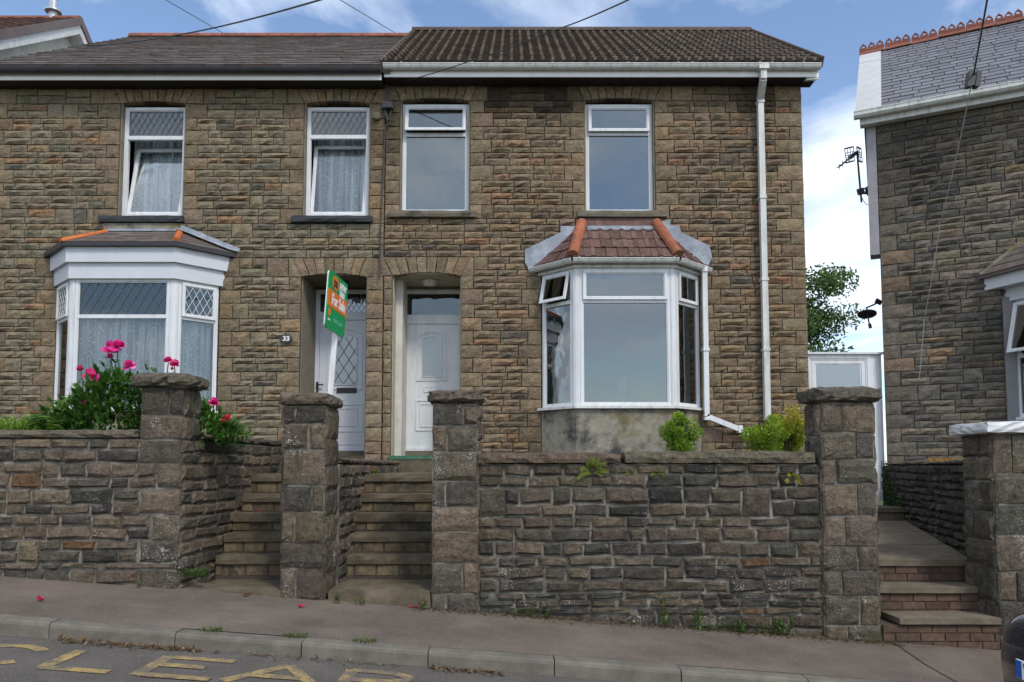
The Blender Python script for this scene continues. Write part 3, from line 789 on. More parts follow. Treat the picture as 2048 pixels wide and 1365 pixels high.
# ================================================================= house on the left (number 33)
rng = random.Random(11)
hl = thing('stone_house', 'stone house with black gutter, number plate and net-curtained bay window', 'house', (XL, 0, ZWALL0))
zrl = AZ(72, RIDGE_Y)
shell_holes = [W1, W2, D1, B1o]
wall = house_shell(hl, XL, XP-.004, shell_holes, zrl, -1, m_rough)
facade(wall, XL, XP-.004, [W1, W2], [D1], B1x, Z(500), PAL_L, rng, (True, False), lambda p, s: 0 if p[1] > 880 and p[0] > 330 else (0 if p[1] > 850 and p[0] < 480 else 1))

m_soffit = MAT('shade_dark_soffit', (.03, .026, .023), .85, .3, 9, .3, 40)  # near-black colour paints the eaves shadow onto the soffit
def eaves(t, xa, xb, vfas0, vfas1, zg, gmat, fmat, square, rb, name_first=True, brackets=None):
    z1 = zg-.02; z0 = Z(vfas1, EAVE_Y+.06)
    fb = MB(); fb.box(xa, xb, EAVE_Y+.06, EAVE_Y+.085, z0, z1+.03); fb.build('fascia_board', m_fascia, t)
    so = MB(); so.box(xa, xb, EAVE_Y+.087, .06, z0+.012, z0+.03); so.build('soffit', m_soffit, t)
    g = MB(); gutter(g, (xa-.0, EAVE_Y-.005, zg), (xb, EAVE_Y-.005, zg), rb)
    go = g.build('gutter', gmat, t)
    br = MB()
    for x in brackets or []: collar(br, (x, EAVE_Y-.005, zg), (1, 0, 0), rb)
    if brackets: br.build('gutter_bracket', gmat, go)
    return go

zgl = AZ(139, EAVE_Y)
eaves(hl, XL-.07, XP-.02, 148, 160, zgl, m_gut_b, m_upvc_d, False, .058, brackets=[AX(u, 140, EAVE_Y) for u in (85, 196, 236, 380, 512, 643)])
# slate roof
XE, XRg = XL-.07, -7.55                 # roof end at the eaves and at the ridge (the end wall is not quite square)
pe = (XE, EAVE_Y-.03, zgl+.03); qe = (XP+.12, EAVE_Y-.03, zgl+.03); pr = (XE, RIDGE_Y, zrl-.04)
RM, RI = plane_map(pe, qe, pr)
W_, H_ = RI(qe)[0], RI(pr)[1]; sk = XRg-XE
rf = MB(); rf.prism([(0, 0), (W_, 0), (W_, H_), (sk, H_)], RM, -.09, -.006)
rf.hexa([(XRg, RIDGE_Y, zrl-.12), (XP, RIDGE_Y, zrl-.12), (XP, 6.45, zgl), (XRg, 6.45, zgl), (XRg, RIDGE_Y, zrl-.04), (XP, RIDGE_Y, zrl-.04), (XP, 6.45, zgl+.08), (XRg, 6.45, zgl+.08)])
roof = rf.build('roof', m_slate, hl)
emit(slates(RM, [(0, 0), (W_, 0), (W_, H_), (sk, H_)], rng, row=.205, pitch=.27, thick=.017, gap=.011, jit=.012), roof, m_slate, 'slate', 300, 'upper_slates', weight=lambda p, s: 1.0)
x = XRg
while x < XP:
    w = min(.46, XP-x); r_ = MB()
    V = []
    for xx in (x+.004, x+w-.004):
        for k in range(7):
            a = pi*(k/6); V.append((xx, RIDGE_Y-.13*cos(a), zrl-.07+.11*sin(a)))
    r_.add(V, [(k, k+1, 8+k, 7+k) for k in range(6)] + [(6, 5, 4, 3, 2, 1, 0), (7, 8, 9, 10, 11, 12, 13)])
    r_.build('ridge_tile', m_ridge, roof); x += w

def upstairs(t, W, vt, topl, botl, sillmat, sill_ext, sill_v, gl=None, curtain=False, name='window', rs=3):
    x0, x1, z0, z1 = W; rg = random.Random(rs)
    M = Mfront(.095)
    ex = []
    if curtain: ex.append(win_kids_curtain(M, x0+.04, x1-.04, z0+.05, z1-.02, -.34, rg))
    sl = MB(); rough_block(sl, x0-sill_ext[0], x1+sill_ext[1], -.085, .10, z0-.115, z0-.004, rg, .009, 10, 2, 2, tint=None)
    ex.append(('sill', sl, sillmat))
    zb = AZ(vt, .1)
    w = flat_window(t, M, x0+.025, x1-.025, z0+.004, z1-.055, zb, topl, botl, name=name, extra=ex)
    # plaster margin of the reveal
    for xa_, xb_ in ((x0-.006, x0+.02), (x1-.02, x1+.006)): rv = MB(); rv.box(xa_, xb_, .02, .2, z0, z1-.03); rv.build('reveal', m_greyrev, w)
    return w
m_sill_b = MAT('black_painted_sill', (.032, .034, .04), .55, .3, 9, .5, 40)
m_sill = MAT('stone_sill', (.155, .135, .10), .9, .3, 8, .6, 50, dirt=(4, .5, .66, (.05, .05, .04)))
tl = dict(kind='fixed', lead=True, glass=m_glass_d, lead_size=(.095, .17))
upstairs(hl, W1, 276, tl, dict(kind='tilted', ang=radians(13), glass=m_glass_k), m_sill_b, (.26, .04), 433, curtain=True, rs=3)
upstairs(hl, W2, 274, tl, dict(kind='tilted', ang=radians(10), glass=m_glass_k), m_sill_b, (.16, .06), 433, curtain=True, rs=4)

# ---- doors
DY = .86
def door_recess(t, D, mat, matc):
    x0, x1, z0, z1 = D; r_ = MB()
    r_.box(x0-.03, x0+.012, .05, DY+.1, z0-.35, z1+.02); ro = r_.build('door_reveal', mat, t)
    r_ = MB(); r_.box(x1-.012, x1+.03, .05, DY+.1, z0-.35, z1+.02); r_.build('door_reveal', mat, t)
    s = MB(); s.box(x0-.03, x1+.03, .03, DY+.1, z1-.012, z1+.05); s.build('soffit', matc, ro)
    # wall above and around the door frame
    b = MB(); b.box(x0-.1, x0, DY+.08, DY+.14, z0-.3, z1+.1); b.box(x1, x1+.1, DY+.08, DY+.14, z0-.3, z1+.1); b.box(x0, x1, DY+.085, DY+.14, AZ(578, DY), z1+.1); b.build('head_panel', matc, ro)
    f = MB(); f.box(x0+.012, x1-.012, -.05, DY+.1, z0-.42, z0-.05); f.build('door_step', m_conc, ro)
    k_ = MB(); k_.box(x0+.013, x1-.013, DY-.06, DY+.09, z0-.052, AZ(902, DY)-.002); k_.build('door_sill', m_sill, ro)
    return ro
door_recess(hl, D1, m_greyrev, m_greyrev)
M = Mfront(DY)
def base_door(t, D, zt_frame, zt_bar0, zt_bar1, z_bot, fmat, name='door'):
    x0, x1 = D[0]+.015, D[1]-.015; fr = MB(); fw = .065
    ring(fr, M, x0, x1, z_bot, zt_frame, fw, -.07, 0.); fr.mbox(M, x0+fw*.7, x1-fw*.7, zt_bar0, zt_bar1, -.068, -.002)
    lx0, lx1, lz0, lz1 = x0+fw, x1-fw, z_bot+.05, zt_bar0
    lf = MB(); lf.mbox(M, lx0+.005, lx1-.005, lz0+.005, lz1-.005, -.055, -.022)
    return fr, lf, (lx0, lx1, lz0, lz1), (x0+fw, x1-fw, zt_bar1, zt_frame-fw)
zd = lambda v: AZ(v, DY)
fr, lf, (lx0, lx1, lz0, lz1), tp = base_door(hl, D1, zd(580), zd(640), zd(624), zd(902), m_upvc_g)
door = lf.build('door', m_upvc_g, hl)
fr.build('frame', m_upvc_g, door)
kids = []
light(M, *tp, kids, glass=m_glass, lead=True, lead_size=(.085, .13))
nm = MB(); put_text(nm, 'FRYN', M, tp[1]-.17, lerp(tp[2], tp[3], .62), .135, -.03, .004, 1.0, .006); kids.append(('house_name', nm, m_lead, 'dark capital letters on the glass above the door'))
cx = (lx0+lx1)/2; gw = .2
pts = arch_top(cx-gw, cx+gw, zd(770), zd(668), .06)
mo = MB(); frame_strip(mo, M, arch_top(cx-gw-.09, cx+gw+.09, zd(780), zd(657), .08), .022, -.022, -.008); frame_strip(mo, M, pts, .014, -.022, -.004)
px0, px1, pz0, pz1 = lx0+.12, lx1-.12, zd(864), zd(808)
frame_strip(mo, M, [(px0, pz0), (px1, pz0), (px1, pz1), (px0, pz1)], .02, -.022, -.009)
frame_strip(mo, M, [(px0+.09, pz0+.09), (px1-.09, pz0+.09), (px1-.09, pz1-.07), (px0+.09, pz1-.07)], .016, -.022, -.011)
mo.mbox(M, lx0+.01, lx1-.01, zd(890), zd(888), -.022, -.012)
kids.append(('moulding', mo, m_upvc_g))
gl_ = MB(); gl_.prism(pts, M, -.0225, -.017); kids.append(('pane', gl_, m_frost))
lt = MB(); lattice(lt, M, cx-gw+.01, cx+gw-.01, zd(770)+.01, zd(672)-.02, -.0165, .17, .27, .012); kids.append(('leading', lt, m_lead))
lb = MB(); lb.mbox(M, cx-.13, cx+.2, zd(786), zd(776), -.022, -.006); lb.mbox(M, cx-.115, cx+.185, zd(785), zd(777.5), -.006, -.002); kids.append(('letter_box', lb, m_black))
hd = MB(); hd.mbox(M, lx0-.035, lx0-.002, zd(793), zd(764), 0., .012); hd.mbox(M, lx0-.03, lx0+.085, zd(771.5), zd(769), .03, .045); hd.mbox(M, lx0-.026, lx0-.010, zd(771.5), zd(769), .012, .045); kids.append(('handle', hd, m_black))
attach(kids, door)
lp = MB(); pz = AZ(570, .45); lp.mbox(Mfront(.4), AX(684, 568, .4), AX(696, 568, .4), AZ(578, .4), AZ(562, .4), -.06, .06); lp.build('porch_lamp', m_black, hl)
# number plate
npx, npz = at(573, 678, -.03); Mn = Mfront(-.036)
npo = MB(); ov = [(npx + .088*cos(a) * (1+.06*cos(4*a)), npz + .066*sin(a)*(1+.06*cos(4*a))) for a in [2*pi*k/28 for k in range(28)]]
npo.prism(ov, Mn, 0, .012)
plate = top(npo, 'house_number_plate', m_black, 'small black oval house number plate reading 33 on the stone', 'number plate', (npx, -.04, npz))
tx = MB(); put_text(tx, '33', Mn, npx, npz-.002, .10, .0125, .004, 1.1); tx.build('numerals', m_upvc, plate)
rm = MB(); frame_strip(rm, Mn, [(npx+(p[0]-npx)*.9, npz+(p[1]-npz)*.9) for p in ov], .005, .012, .015); rm.build('rim', m_lead, plate)

# ---- bays
def poly_off(xl, xr, d, o_, y0=0.):
    """plan polygon of a 45 degree bay, pushed out by o_"""
    k = o_*math.tan(pi/8)
    return [(xl-o_*sqrt(2)-y0*0, y0), (xl+d-k, -d-o_), (xr-d+k, -d-o_), (xr+o_*sqrt(2), y0)]
def band(mb, P, z0, z1, Pi):
    """three-sided hollow band between outer plan P and inner plan Pi"""
    for i in range(3):
        a, b, c, d = P[i], P[i+1], Pi[i+1], Pi[i]
        mb.hexa([(*a, z0), (*b, z0), (*c, z0), (*d, z0), (*a, z1), (*b, z1), (*c, z1), (*d, z1)])
def bay_frame(xl, xr, d, zs, zh, zt, specs, wmat):
    P = poly_off(xl, xr, d, 0); fr = MB(); kids = []; Ms = []
    for i in range(3):
        Mi = Mline(P[i], P[i+1]); L = (Vector(P[i+1])-Vector(P[i])).length; Ms.append((Mi, L))
        e0, e1 = (.02 if i == 0 else .065, .02 if i == 2 else .065); fw = .055
        ring(fr, Mi, e0, L-e1, zs, zh, fw, -.07, 0.)
        fr.mbox(Mi, e0+fw*.7, L-e1-fw*.7, zt-.028, zt+.028, -.068, -.003)
        light(Mi, e0+fw, L-e1-fw, zt+.028, zh-fw, kids, **specs[i][0]); light(Mi, e0+fw, L-e1-fw, zs+fw, zt-.028, kids, **specs[i][1])
    for i in (1, 2):
        c = P[i]; mi = poly_off(xl, xr, d, -.07)[i]
        for dx_ in (0,):
            t0 = Vector(P[i-1])-Vector(c); t0.normalize(); t1 = Vector(P[i+1])-Vector(c); t1.normalize(); c_ = Vector(c)
            a, b = c_+t0*.062, c_+t1*.062
            cen = Vector(mi)
            fr.prism([tuple(a), tuple(c_+t0*.012), tuple(c_+t1*.012), tuple(b), tuple(cen)][::1], lambda x_, y_, z_: (x_, y_, z_), zs, zh)
            for tt in (t0, t1):   # cover strips
                q = c_+tt*.04; nn = Vector((-tt.y, tt.x)); nn = nn if nn.y < 0 else -nn
                fr.prism([tuple(q-tt*.008), tuple(q+tt*.008), tuple(q+tt*.008+nn*.007), tuple(q-tt*.008+nn*.007)], lambda x_, y_, z_: (x_, y_, z_), zs+.002, zh-.002)
    return fr, kids, Ms, P

# left bay
rg = random.Random(5)
zt1 = AZ(633, YB)
sp = [(dict(kind='plain', lead=True, glass=m_glass_d, leadmat=m_lead_w), dict(kind='fixed', glass=m_glass_k)),
      (dict(kind='fixed', lead=True, glass=m_glass_d, lead_size=(.135, .235)), dict(kind='fixed', glass=m_glass_k)),
      (dict(kind='plain', lead=True, glass=m_glass_d, leadmat=m_lead_w, lead_size=(.11, .2)), dict(kind='fixed', glass=m_glass_k))]
fr, kids, Ms, P = bay_frame(*B1x, BD, B1['sill'], B1['head'], zt1, sp, m_upvc)
bay = fr.build('bay_window', m_upvc, hl)
for i, (Mi, L) in enumerate(Ms): kids.append(('curtain', drape(Mi, .06, L-.06, B1['sill']+.03, zt1+.02, -.16, rg, .03, .14), m_curtain))
sb = MB(); band(sb, poly_off(*B1x, BD, .05), B1['sill']-.035, B1['sill']-.002, poly_off(*B1x, BD, -.12)); kids.append(('sill', sb, m_upvc))
bs = MB(); band(bs, poly_off(*B1x, BD, -.03), ZWALL0, B1['sill']-.036, poly_off(*B1x, BD, -.2)); kids.append(('apron_wall', bs, m_render))
z_f0, z_f1, z_f2 = B1['head'], AZ(526, YB), AZ(495, YB)
lo = MB(); band(lo, poly_off(*B1x, BD, .05), z_f0-.005, z_f1, poly_off(*B1x, BD, -.06)); kids.append(('lower_fascia', lo, m_upvc_g))
hi = MB(); band(hi, poly_off(*B1x, BD, .10), z_f1-.012, z_f2, poly_off(*B1x, BD, -.05)); kids.append(('upper_fascia', hi, m_upvc_g))
attach(kids, bay)
def bay_roof(bay, xl, xr, d, o_, ze, tl_, tr_, zt, mat, rng, row, pitch, rib, name):
    E = poly_off(xl, xr, d, o_, .0); T0, T1 = (tl_, -.02, zt), (tr_, -.02, zt)
    Ez = [(x_, y_, ze) for x_, y_ in E]
    core = MB(); b_ = [(x_, y_, ze-.05) for x_, y_ in E]
    core.add([*Ez, T0, T1, *b_], [(1, 2, 5, 4), (0, 1, 4), (2, 3, 5), (6, 7, 1, 0), (7, 8, 2, 1), (8, 9, 3, 2), (9, 8, 7, 6), (0, 4, 5, 3, 9, 6)])
    core.build('bay_roof', m_gut_b, bay)
    fac = [(Ez[0], Ez[1], T0, [Ez[0], Ez[1], T0]), (Ez[1], Ez[2], T0, [Ez[1], Ez[2], T1, T0]), (Ez[2], Ez[3], T1, [Ez[2], Ez[3], T1])]
    for p, q, t_, reg in fac:
        Mx, Ix = plane_map(p, q, t_)
        S = slates(Mx, [Ix(r) for r in reg], rng, row, pitch, thick=.014 if rib else .008, rib=rib, jit=.002)
        emit(S, bay, mat, name, 300)
    return Ez, T0, T1
z_e1 = z_f2+.03
tlx, tzx = at(216, 462, 0); trx, _ = at(362, 458, 0)
Ez, T0, T1 = bay_roof(bay, *B1x, BD, .17, z_e1, tlx, trx, tzx-.03, m_slate, rg, .14, .24, False, 'slate')
def half_tube(p, q, r, n=6, lift=.0):
    p, q = Vector(p), Vector(q); t = (q-p).normalized(); a = t.cross(Vector((0, 0, 1))).normalized(); b = a.cross(t); mb = MB(); V = []
    for c, k_ in ((p, 1.), (q, .96)):
        for k in range(n+1):
            w = pi*k/n; V.append(c + a*(r*cos(w)) + b*(r*k_*sin(w)+lift))
    m = n+1
    return mb.add(V, [(k+1, k, m+k, m+k+1) for k in range(n)] + [tuple(range(n+1)), tuple(range(2*n+1, n, -1))])
def hip_row(bay, p, q, n, r, mat):
    p, q = Vector(p), Vector(q)
    for k in range(n):
        half_tube(p.lerp(q, k/n-.01), p.lerp(q, (k+1)/n+.012), r, lift=.004*(n-k)).build('hip_tile', mat, bay)
hip_row(bay, Ez[1], T0, 2, .045, m_clay_b); hip_row(bay, Vector(Ez[2]).lerp(Vector(T1), .1), T1, 2, .05, m_clay_b)
fl = MB()
e3, t1v = Vector(Ez[3]), Vector(T1)
fl.add([e3+Vector((.05, -.03, .03)), t1v+Vector((.02, -.03, .05)), t1v+Vector((.02, -.03, .11)), e3+Vector((.07, -.03, .08)), e3+Vector((-.08, -.10, .05)), t1v+Vector((-.04, -.12, .04))], [(0, 1, 2, 3), (4, 5, 1, 0)])
fl.box(tlx+.03, trx-.05, -.06, -.035, tzx-.02, tzx+.015)
fl.build('flashing', m_leadsheet, bay)
cm = MB(); cm.box(tlx-.06, trx+.02, -.036, -.012, tzx-.0, W1[2]-.12); cm.build('cement_fillet', m_render, bay)

# ================================================================= house on the right (for sale)
rng = random.Random(23)
hr = thing('stone_house', 'stone house with brown pantile roof, white gutter and bare bay window', 'house', (XP, 0, ZWALL0))
zrr = AZ(63, RIDGE_Y)
wall = house_shell(hr, XP+.004, XR, [W3, W4, D2, B2o], zrr, 1, m_rough)
facade(wall, XP+.004, XR, [W3, W4], [D2], B2x, Z(540), PAL_R, rng, (False, True), lambda p, s: 0 if p[1] > 895 and p[0] > 860 else 1)
zgr = AZ(131, EAVE_Y)
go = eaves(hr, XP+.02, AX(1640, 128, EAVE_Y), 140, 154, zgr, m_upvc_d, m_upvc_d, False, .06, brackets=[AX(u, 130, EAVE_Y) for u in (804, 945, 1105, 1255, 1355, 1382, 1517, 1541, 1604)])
bx = MB(); xe = AX(1640, 128, EAVE_Y)
bx.add([(XR-.02, EAVE_Y+.09, Z(154, EAVE_Y)-.004), (xe, EAVE_Y+.062, Z(154, EAVE_Y)-.004), (xe, .3, Z(154, EAVE_Y)+.18), (XR-.02, .3, Z(154, EAVE_Y)+.18),
        (XR-.02, EAVE_Y+.09, zgr-.02), (xe, EAVE_Y+.062, zgr-.02), (xe, .3, zgr+.2), (XR-.02, .3, zgr+.2)], [(3, 2, 1, 0), (4, 5, 6, 7), (0, 1, 5, 4), (1, 2, 6, 5), (2, 3, 7, 6), (3, 0, 4, 7)])
bx.build('verge_box', m_upvc_d, hr)
x0r, x1r = XP+.02, AX(1640, 128, EAVE_Y)+.03
pe = (x0r, EAVE_Y-.02, zgr+.05); qe = (x1r, EAVE_Y-.02, zgr+.05); pr = (x0r, RIDGE_Y, zrr-.02)
RM, RI = plane_map(pe, qe, pr); W_, H_ = RI(qe)[0], RI(pr)[1]
rf = MB(); rf.prism([(0, 0), (W_-.03, 0), (W_-.03, H_), (0, H_)], RM, -.09, -.006)
rf.hexa([(x0r, RIDGE_Y, zrr-.12), (x1r-.03, RIDGE_Y, zrr-.12), (x1r-.03, 6.45, zgr), (x0r, 6.45, zgr), (x0r, RIDGE_Y, zrr-.02), (x1r-.03, RIDGE_Y, zrr-.02), (x1r-.03, 6.45, zgr+.1), (x0r, 6.45, zgr+.1)])
roof = rf.build('roof', m_tile, hr)
NR, NC = 14, 21; tw, th_ = W_/NC, H_/NR
m_tile_edge = MAT('pale_tile_edge', (.30, .25, .19), .85, .45, 30, .3, 60, rand=.3, dirt=(16, .5, .62, (.14, .115, .09)))  # paler colour for the front faces of the tile rolls
prof = [(0, 0), (.05, .011), (.12, .019), (.2, .019), (.27, .010), (.34, 0), (.5, 0), (.55, .011), (.62, .019), (.7, .019), (.77, .010), (.84, 0), (1, 0)]
tm = []
for vr in range(3):
    rg = random.Random(vr); mb = MB(); jj = rg.uniform(-.006, .006)
    V = [(a*tw-tw/2, -.0+jj, h+.05) for a, h in prof] + [(a*tw-tw/2, th_*1.08, h+.004) for a, h in prof] + [(a*tw-tw/2, jj, h*.75) for a, h in prof]
    n = len(prof); mb.add(V, [(i, i+1, n+i+1, n+i) for i in range(n-1)] + [(2*n+i, 2*n+i+1, i+1, i) for i in range(n-1)])
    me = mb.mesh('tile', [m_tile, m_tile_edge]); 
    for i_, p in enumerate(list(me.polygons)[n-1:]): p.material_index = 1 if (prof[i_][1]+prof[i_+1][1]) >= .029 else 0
    tm.append(me)
phi = atan2(pr[2]-pe[2], pr[1]-pe[1]); rg = random.Random(77)
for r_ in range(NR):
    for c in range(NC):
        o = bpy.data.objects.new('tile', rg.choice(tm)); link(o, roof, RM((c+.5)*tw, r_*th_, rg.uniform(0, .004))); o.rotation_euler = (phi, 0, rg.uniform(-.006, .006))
x = x0r-.02
while x < x1r-.05:
    w = min(.45, x1r-x)
    V = []; mb = MB()
    for xx in (x+.004, x+w-.004):
        for k in range(7): a = pi*(k/6); V.append((xx, RIDGE_Y-.14*cos(a), zrr-.05+.12*sin(a)))
    mb.add(V, [(k, k+1, 8+k, 7+k) for k in range(6)] + [(6, 5, 4, 3, 2, 1, 0), (7, 8, 9, 10, 11, 12, 13)]); mb.build('ridge_tile', m_tile, roof); x += w
vg = MB(); vg.hexa([RM(W_-.03, -.02, -.08), RM(W_+.01, -.02, -.08), RM(W_+.01, H_+.02, -.08), RM(W_-.03, H_+.02, -.08), RM(W_-.03, -.02, .075), RM(W_+.01, -.02, .075), RM(W_+.01, H_+.02, .075), RM(W_-.03, H_+.02, .075)]); vg.build('verge', m_tile, hr)
vl = MB(); vl.hexa([RM(-.05, -.02, -.08), RM(-.004, -.02, -.08), RM(-.004, H_+.02, -.08), RM(-.05, H_+.02, -.08), RM(-.05, -.02, .03), RM(-.004, -.02, .03), RM(-.004, H_+.02, .03), RM(-.05, H_+.02, .03)]); vl.build('verge', m_tile, hr)

upstairs(hr, W3, 270, dict(kind='hung', ang=radians(11), glass=m_glass_b), dict(kind='fixed', glass=m_glass_b), m_sill, (.16, .10), 423, rs=6)
upstairs(hr, W4, 268, dict(kind='hung', ang=radians(3.5), glass=m_glass_b), dict(kind='fixed', glass=m_glass_b), m_sill, (.12, .17), 423, rs=7)
# white reveal plaster, uneven, on this house's windows
door_recess(hr, D2, m_cream, m_cream)
fr, lf, (lx0, lx1, lz0, lz1), tp = base_door(hr, D2, zd(580), zd(648), zd(630), zd(902), m_upvc_g)
door = lf.build('door', m_upvc, hr); fr.build('frame', m_upvc, door)
kids = []; light(M, *tp, kids, glass=m_glass_d)
cx = (lx0+lx1)/2; gw = .17
pts = chevron_top(cx-gw, cx+gw, zd(754), zd(672), .055)
mo = MB(); frame_strip(mo, M, chevron_top(cx-gw-.085, cx+gw+.085, zd(762), zd(662), .07), .022, -.022, -.006); frame_strip(mo, M, chevron_top(cx-gw-.05, cx+gw+.05, zd(758), zd(666), .065), .014, -.022, -.01); frame_strip(mo, M, pts, .012, -.022, -.004)
px0, px1, pz0, pz1 = cx-gw-.085, cx+gw+.085, zd(862), zd(800)
frame_strip(mo, M, [(px0, pz0), (px1, pz0), (px1, pz1), (px0, pz1)], .02, -.022, -.008); frame_strip(mo, M, [(px0+.06, pz0+.06), (px1-.06, pz0+.06), (px1-.06, pz1-.06), (px0+.06, pz1-.06)], .016, -.022, -.010)
kids.append(('moulding', mo, m_upvc))
g_ = MB(); g_.prism(pts, M, -.0225, -.016); kids.append(('pane', g_, m_frost))
lb = MB(); ring(lb, M, cx-.13, cx+.13, zd(785), zd(774), .012, -.022, -.008); lb.mbox(M, cx-.12, cx+.12, zd(784.3), zd(774.8), -.022, -.014); kids.append(('letter_box', lb, m_upvc))
attach(kids, door)
th = MB(); th.box(D2[0]-.02, D2[1]-.013, -.06, DY-.02, D2[2]-.055, D2[2]+.0); th.build('threshold', m_green_t, hr)
lp = MB(); lx, ly, lz = AX(859, 560, .4), .42, D2[3]-.015
lp.tube([(lx, ly, lz-.0), (lx, ly, lz-.03), (lx, ly, lz-.035), (lx, ly, lz-.075), (lx, ly, lz-.095)], [.12, .125, .115, .10, .05], 20)
lp.build('porch_lamp', m_upvc_d, hr, smooth=True)

# right bay
zt2 = AZ(602, YB); rg = random.Random(9)
sp = [(dict(kind='hung', ang=radians(13), glass=m_glass), dict(kind='fixed', glass=m_glass)), (dict(kind='plain', glass=m_glass), dict(kind='fixed', glass=m_glass)), (dict(kind='plain', glass=m_glass), dict(kind='fixed', glass=m_glass))]
fr, kids, Ms, P = bay_frame(*B2x, BD, B2['sill'], B2['head'], zt2, sp, m_upvc)
bay = fr.build('bay_window', m_upvc, hr)
sb = MB(); band(sb, poly_off(*B2x, BD, .06), B2['sill']-.04, B2['sill']-.002, poly_off(*B2x, BD, -.12)); kids.append(('sill', sb, m_upvc_d))
bs = MB(); band(bs, poly_off(*B2x, BD, -.0), ZWALL0, B2['sill']-.041, poly_off(*B2x, BD, -.2)); kids.append(('apron_wall', bs, m_render))
z_f1, z_g = AZ(522, YB), AZ(518, YB-.12)
hi = MB(); band(hi, poly_off(*B2x, BD, .04), B2['head']-.004, z_g+.0, poly_off(*B2x, BD, -.06)); kids.append(('fascia', hi, m_upvc_d))
gt = MB(); G = poly_off(*B2x, BD, .115)
for i in range(3): gutter(gt, (*G[i], z_g), (*G[i+1], z_g), .056)
for i, fs in ((0, (.08, .85)), (1, (.06, .4, .83, .95)), (2, (.1, .8))):
    for f in fs:
        c = Vector((*G[i], z_g)).lerp(Vector((*G[i+1], z_g)), f); collar(gt, c, Vector((*G[i+1], 0))-Vector((*G[i], 0)), .056, .03)
kids.append(('gutter', gt, m_upvc_d))
for i in (0, 2):
    Mi, L = Ms[i]; kids.append(('curtain', drape(Mi, .08 if i == 2 else L-.34, .36 if i == 2 else L-.12, B2['sill']+.03, B2['head']-.04, -.2, rg, .02), MAT('grey_curtain', (.36, .36, .37), .9, .1, 4)))
attach(kids, bay)
tlx, tzx = at(1163, 452, 0); trx, _ = at(1312, 452, 0); ztp = tzx-.02
Ez, T0, T1 = bay_roof(bay, *B2x, BD, .10, z_g+.02, tlx, trx, ztp, m_tile_r, rg, .235, .165, True, 'tile')
hip_row(bay, Vector(Ez[1]).lerp(Vector(T0), .02)+Vector((0, 0, .03)), Vector(T0)+Vector((0, 0, .05)), 2, .085, m_clay); hip_row(bay, Vector(Ez[2]).lerp(Vector(T1), .02)+Vector((0, 0, .03)), Vector(T1)+Vector((0, 0, .05)), 2, .085, m_clay)
fl = MB(); fl.add([(tlx+.05, -.05, tzx-.08), (trx-.05, -.05, tzx-.08), (trx-.05, -.075, tzx-.02), (tlx+.05, -.075, tzx-.02), (tlx+.05, -.15, tzx-.13), (trx-.05, -.15, tzx-.13)], [(0, 1, 2, 3), (4, 5, 1, 0)])
fl.box(tlx+.08, trx-.08, -.13, -.02, tzx-.10, tzx-.045)
def lead_side(s, pts):
    poly = [(AX(u, v, -.03), AZ(v, -.03)) for u, v in pts]
    if s < 0: poly = poly[::-1]
    fl.prism(poly, Mfront(-.036), 0, .012)
lead_side(-1, [(1140, 455), (1166, 447), (1166, 470), (1098, 536), (1060, 545), (1050, 525), (1050, 500), (1121, 466), (1121, 453), (1140, 453)])
lead_side(1, [(1310, 447), (1340, 440), (1340, 452), (1358, 452), (1362, 466), (1418, 492), (1424, 515), (1415, 534), (1408, 534), (1312, 470)])
fl.build('flashing', m_leadsheet, bay)
cm = MB(); cm.box(tlx-.04, trx+.04, -.036, -.012, tzx-.03, W3[2]-.12); cm.build('cement_fillet', m_tile_r, bay)

# downpipes
def square_pipe(mb, pts, w): 
    for p, q in zip(pts, pts[1:]): mb.bar(p, q, w, w, up=(0, 1, 0))
dp = MB(); xg = AX(1526, 140, EAVE_Y); zb = AZ(842, -.1); xw = AX(1527, 500, -.1)
dp.box(xg-.075, xg+.075, EAVE_Y-.07, EAVE_Y+.055, zgr-.08, zgr+.01)
square_pipe(dp, [(xg, EAVE_Y, zgr-.06), (xg, EAVE_Y, zgr-.22), (xw, -.1, zgr-.42), (xw, -.1, zb)], .088)
for v in (205, 396, 560, 700): zc = AZ(v, -.1); dp.box(xw-.054, xw+.054, -.154, -.03, zc-.02, zc+.02)
dp.build('downpipe', m_upvc_d, hr)
d2 = MB(); gx, gy = G[3][0]-.09, G[3][1]-.09
x2, z2 = at(1414, 833, -.16); x3, z3 = at(1502, 868, -.16)
x1 = AX(1409, 560, -.14)
square_pipe(d2, [(x1, -.14, z_g-.03), (x2, -.14, z2), (x3, -.14, z3)], .075); d2.tube([(x1, -.14, z_g+.005), (x1, -.14, z_g-.08)], .058, 12)
for v in (700, 838): xc, zc = at(lerp(1409, 1414, (v-560)/270), v, -.14); d2.box(xc-.048, xc+.048, -.19, -.03, zc-.02, zc+.02)
xc, zc = at(1480, 858, -.14); d2.box(xc-.03, xc+.03, -.19, -.04, zc-.06, zc+.05)
d2.build('downpipe', m_upvc, hr)

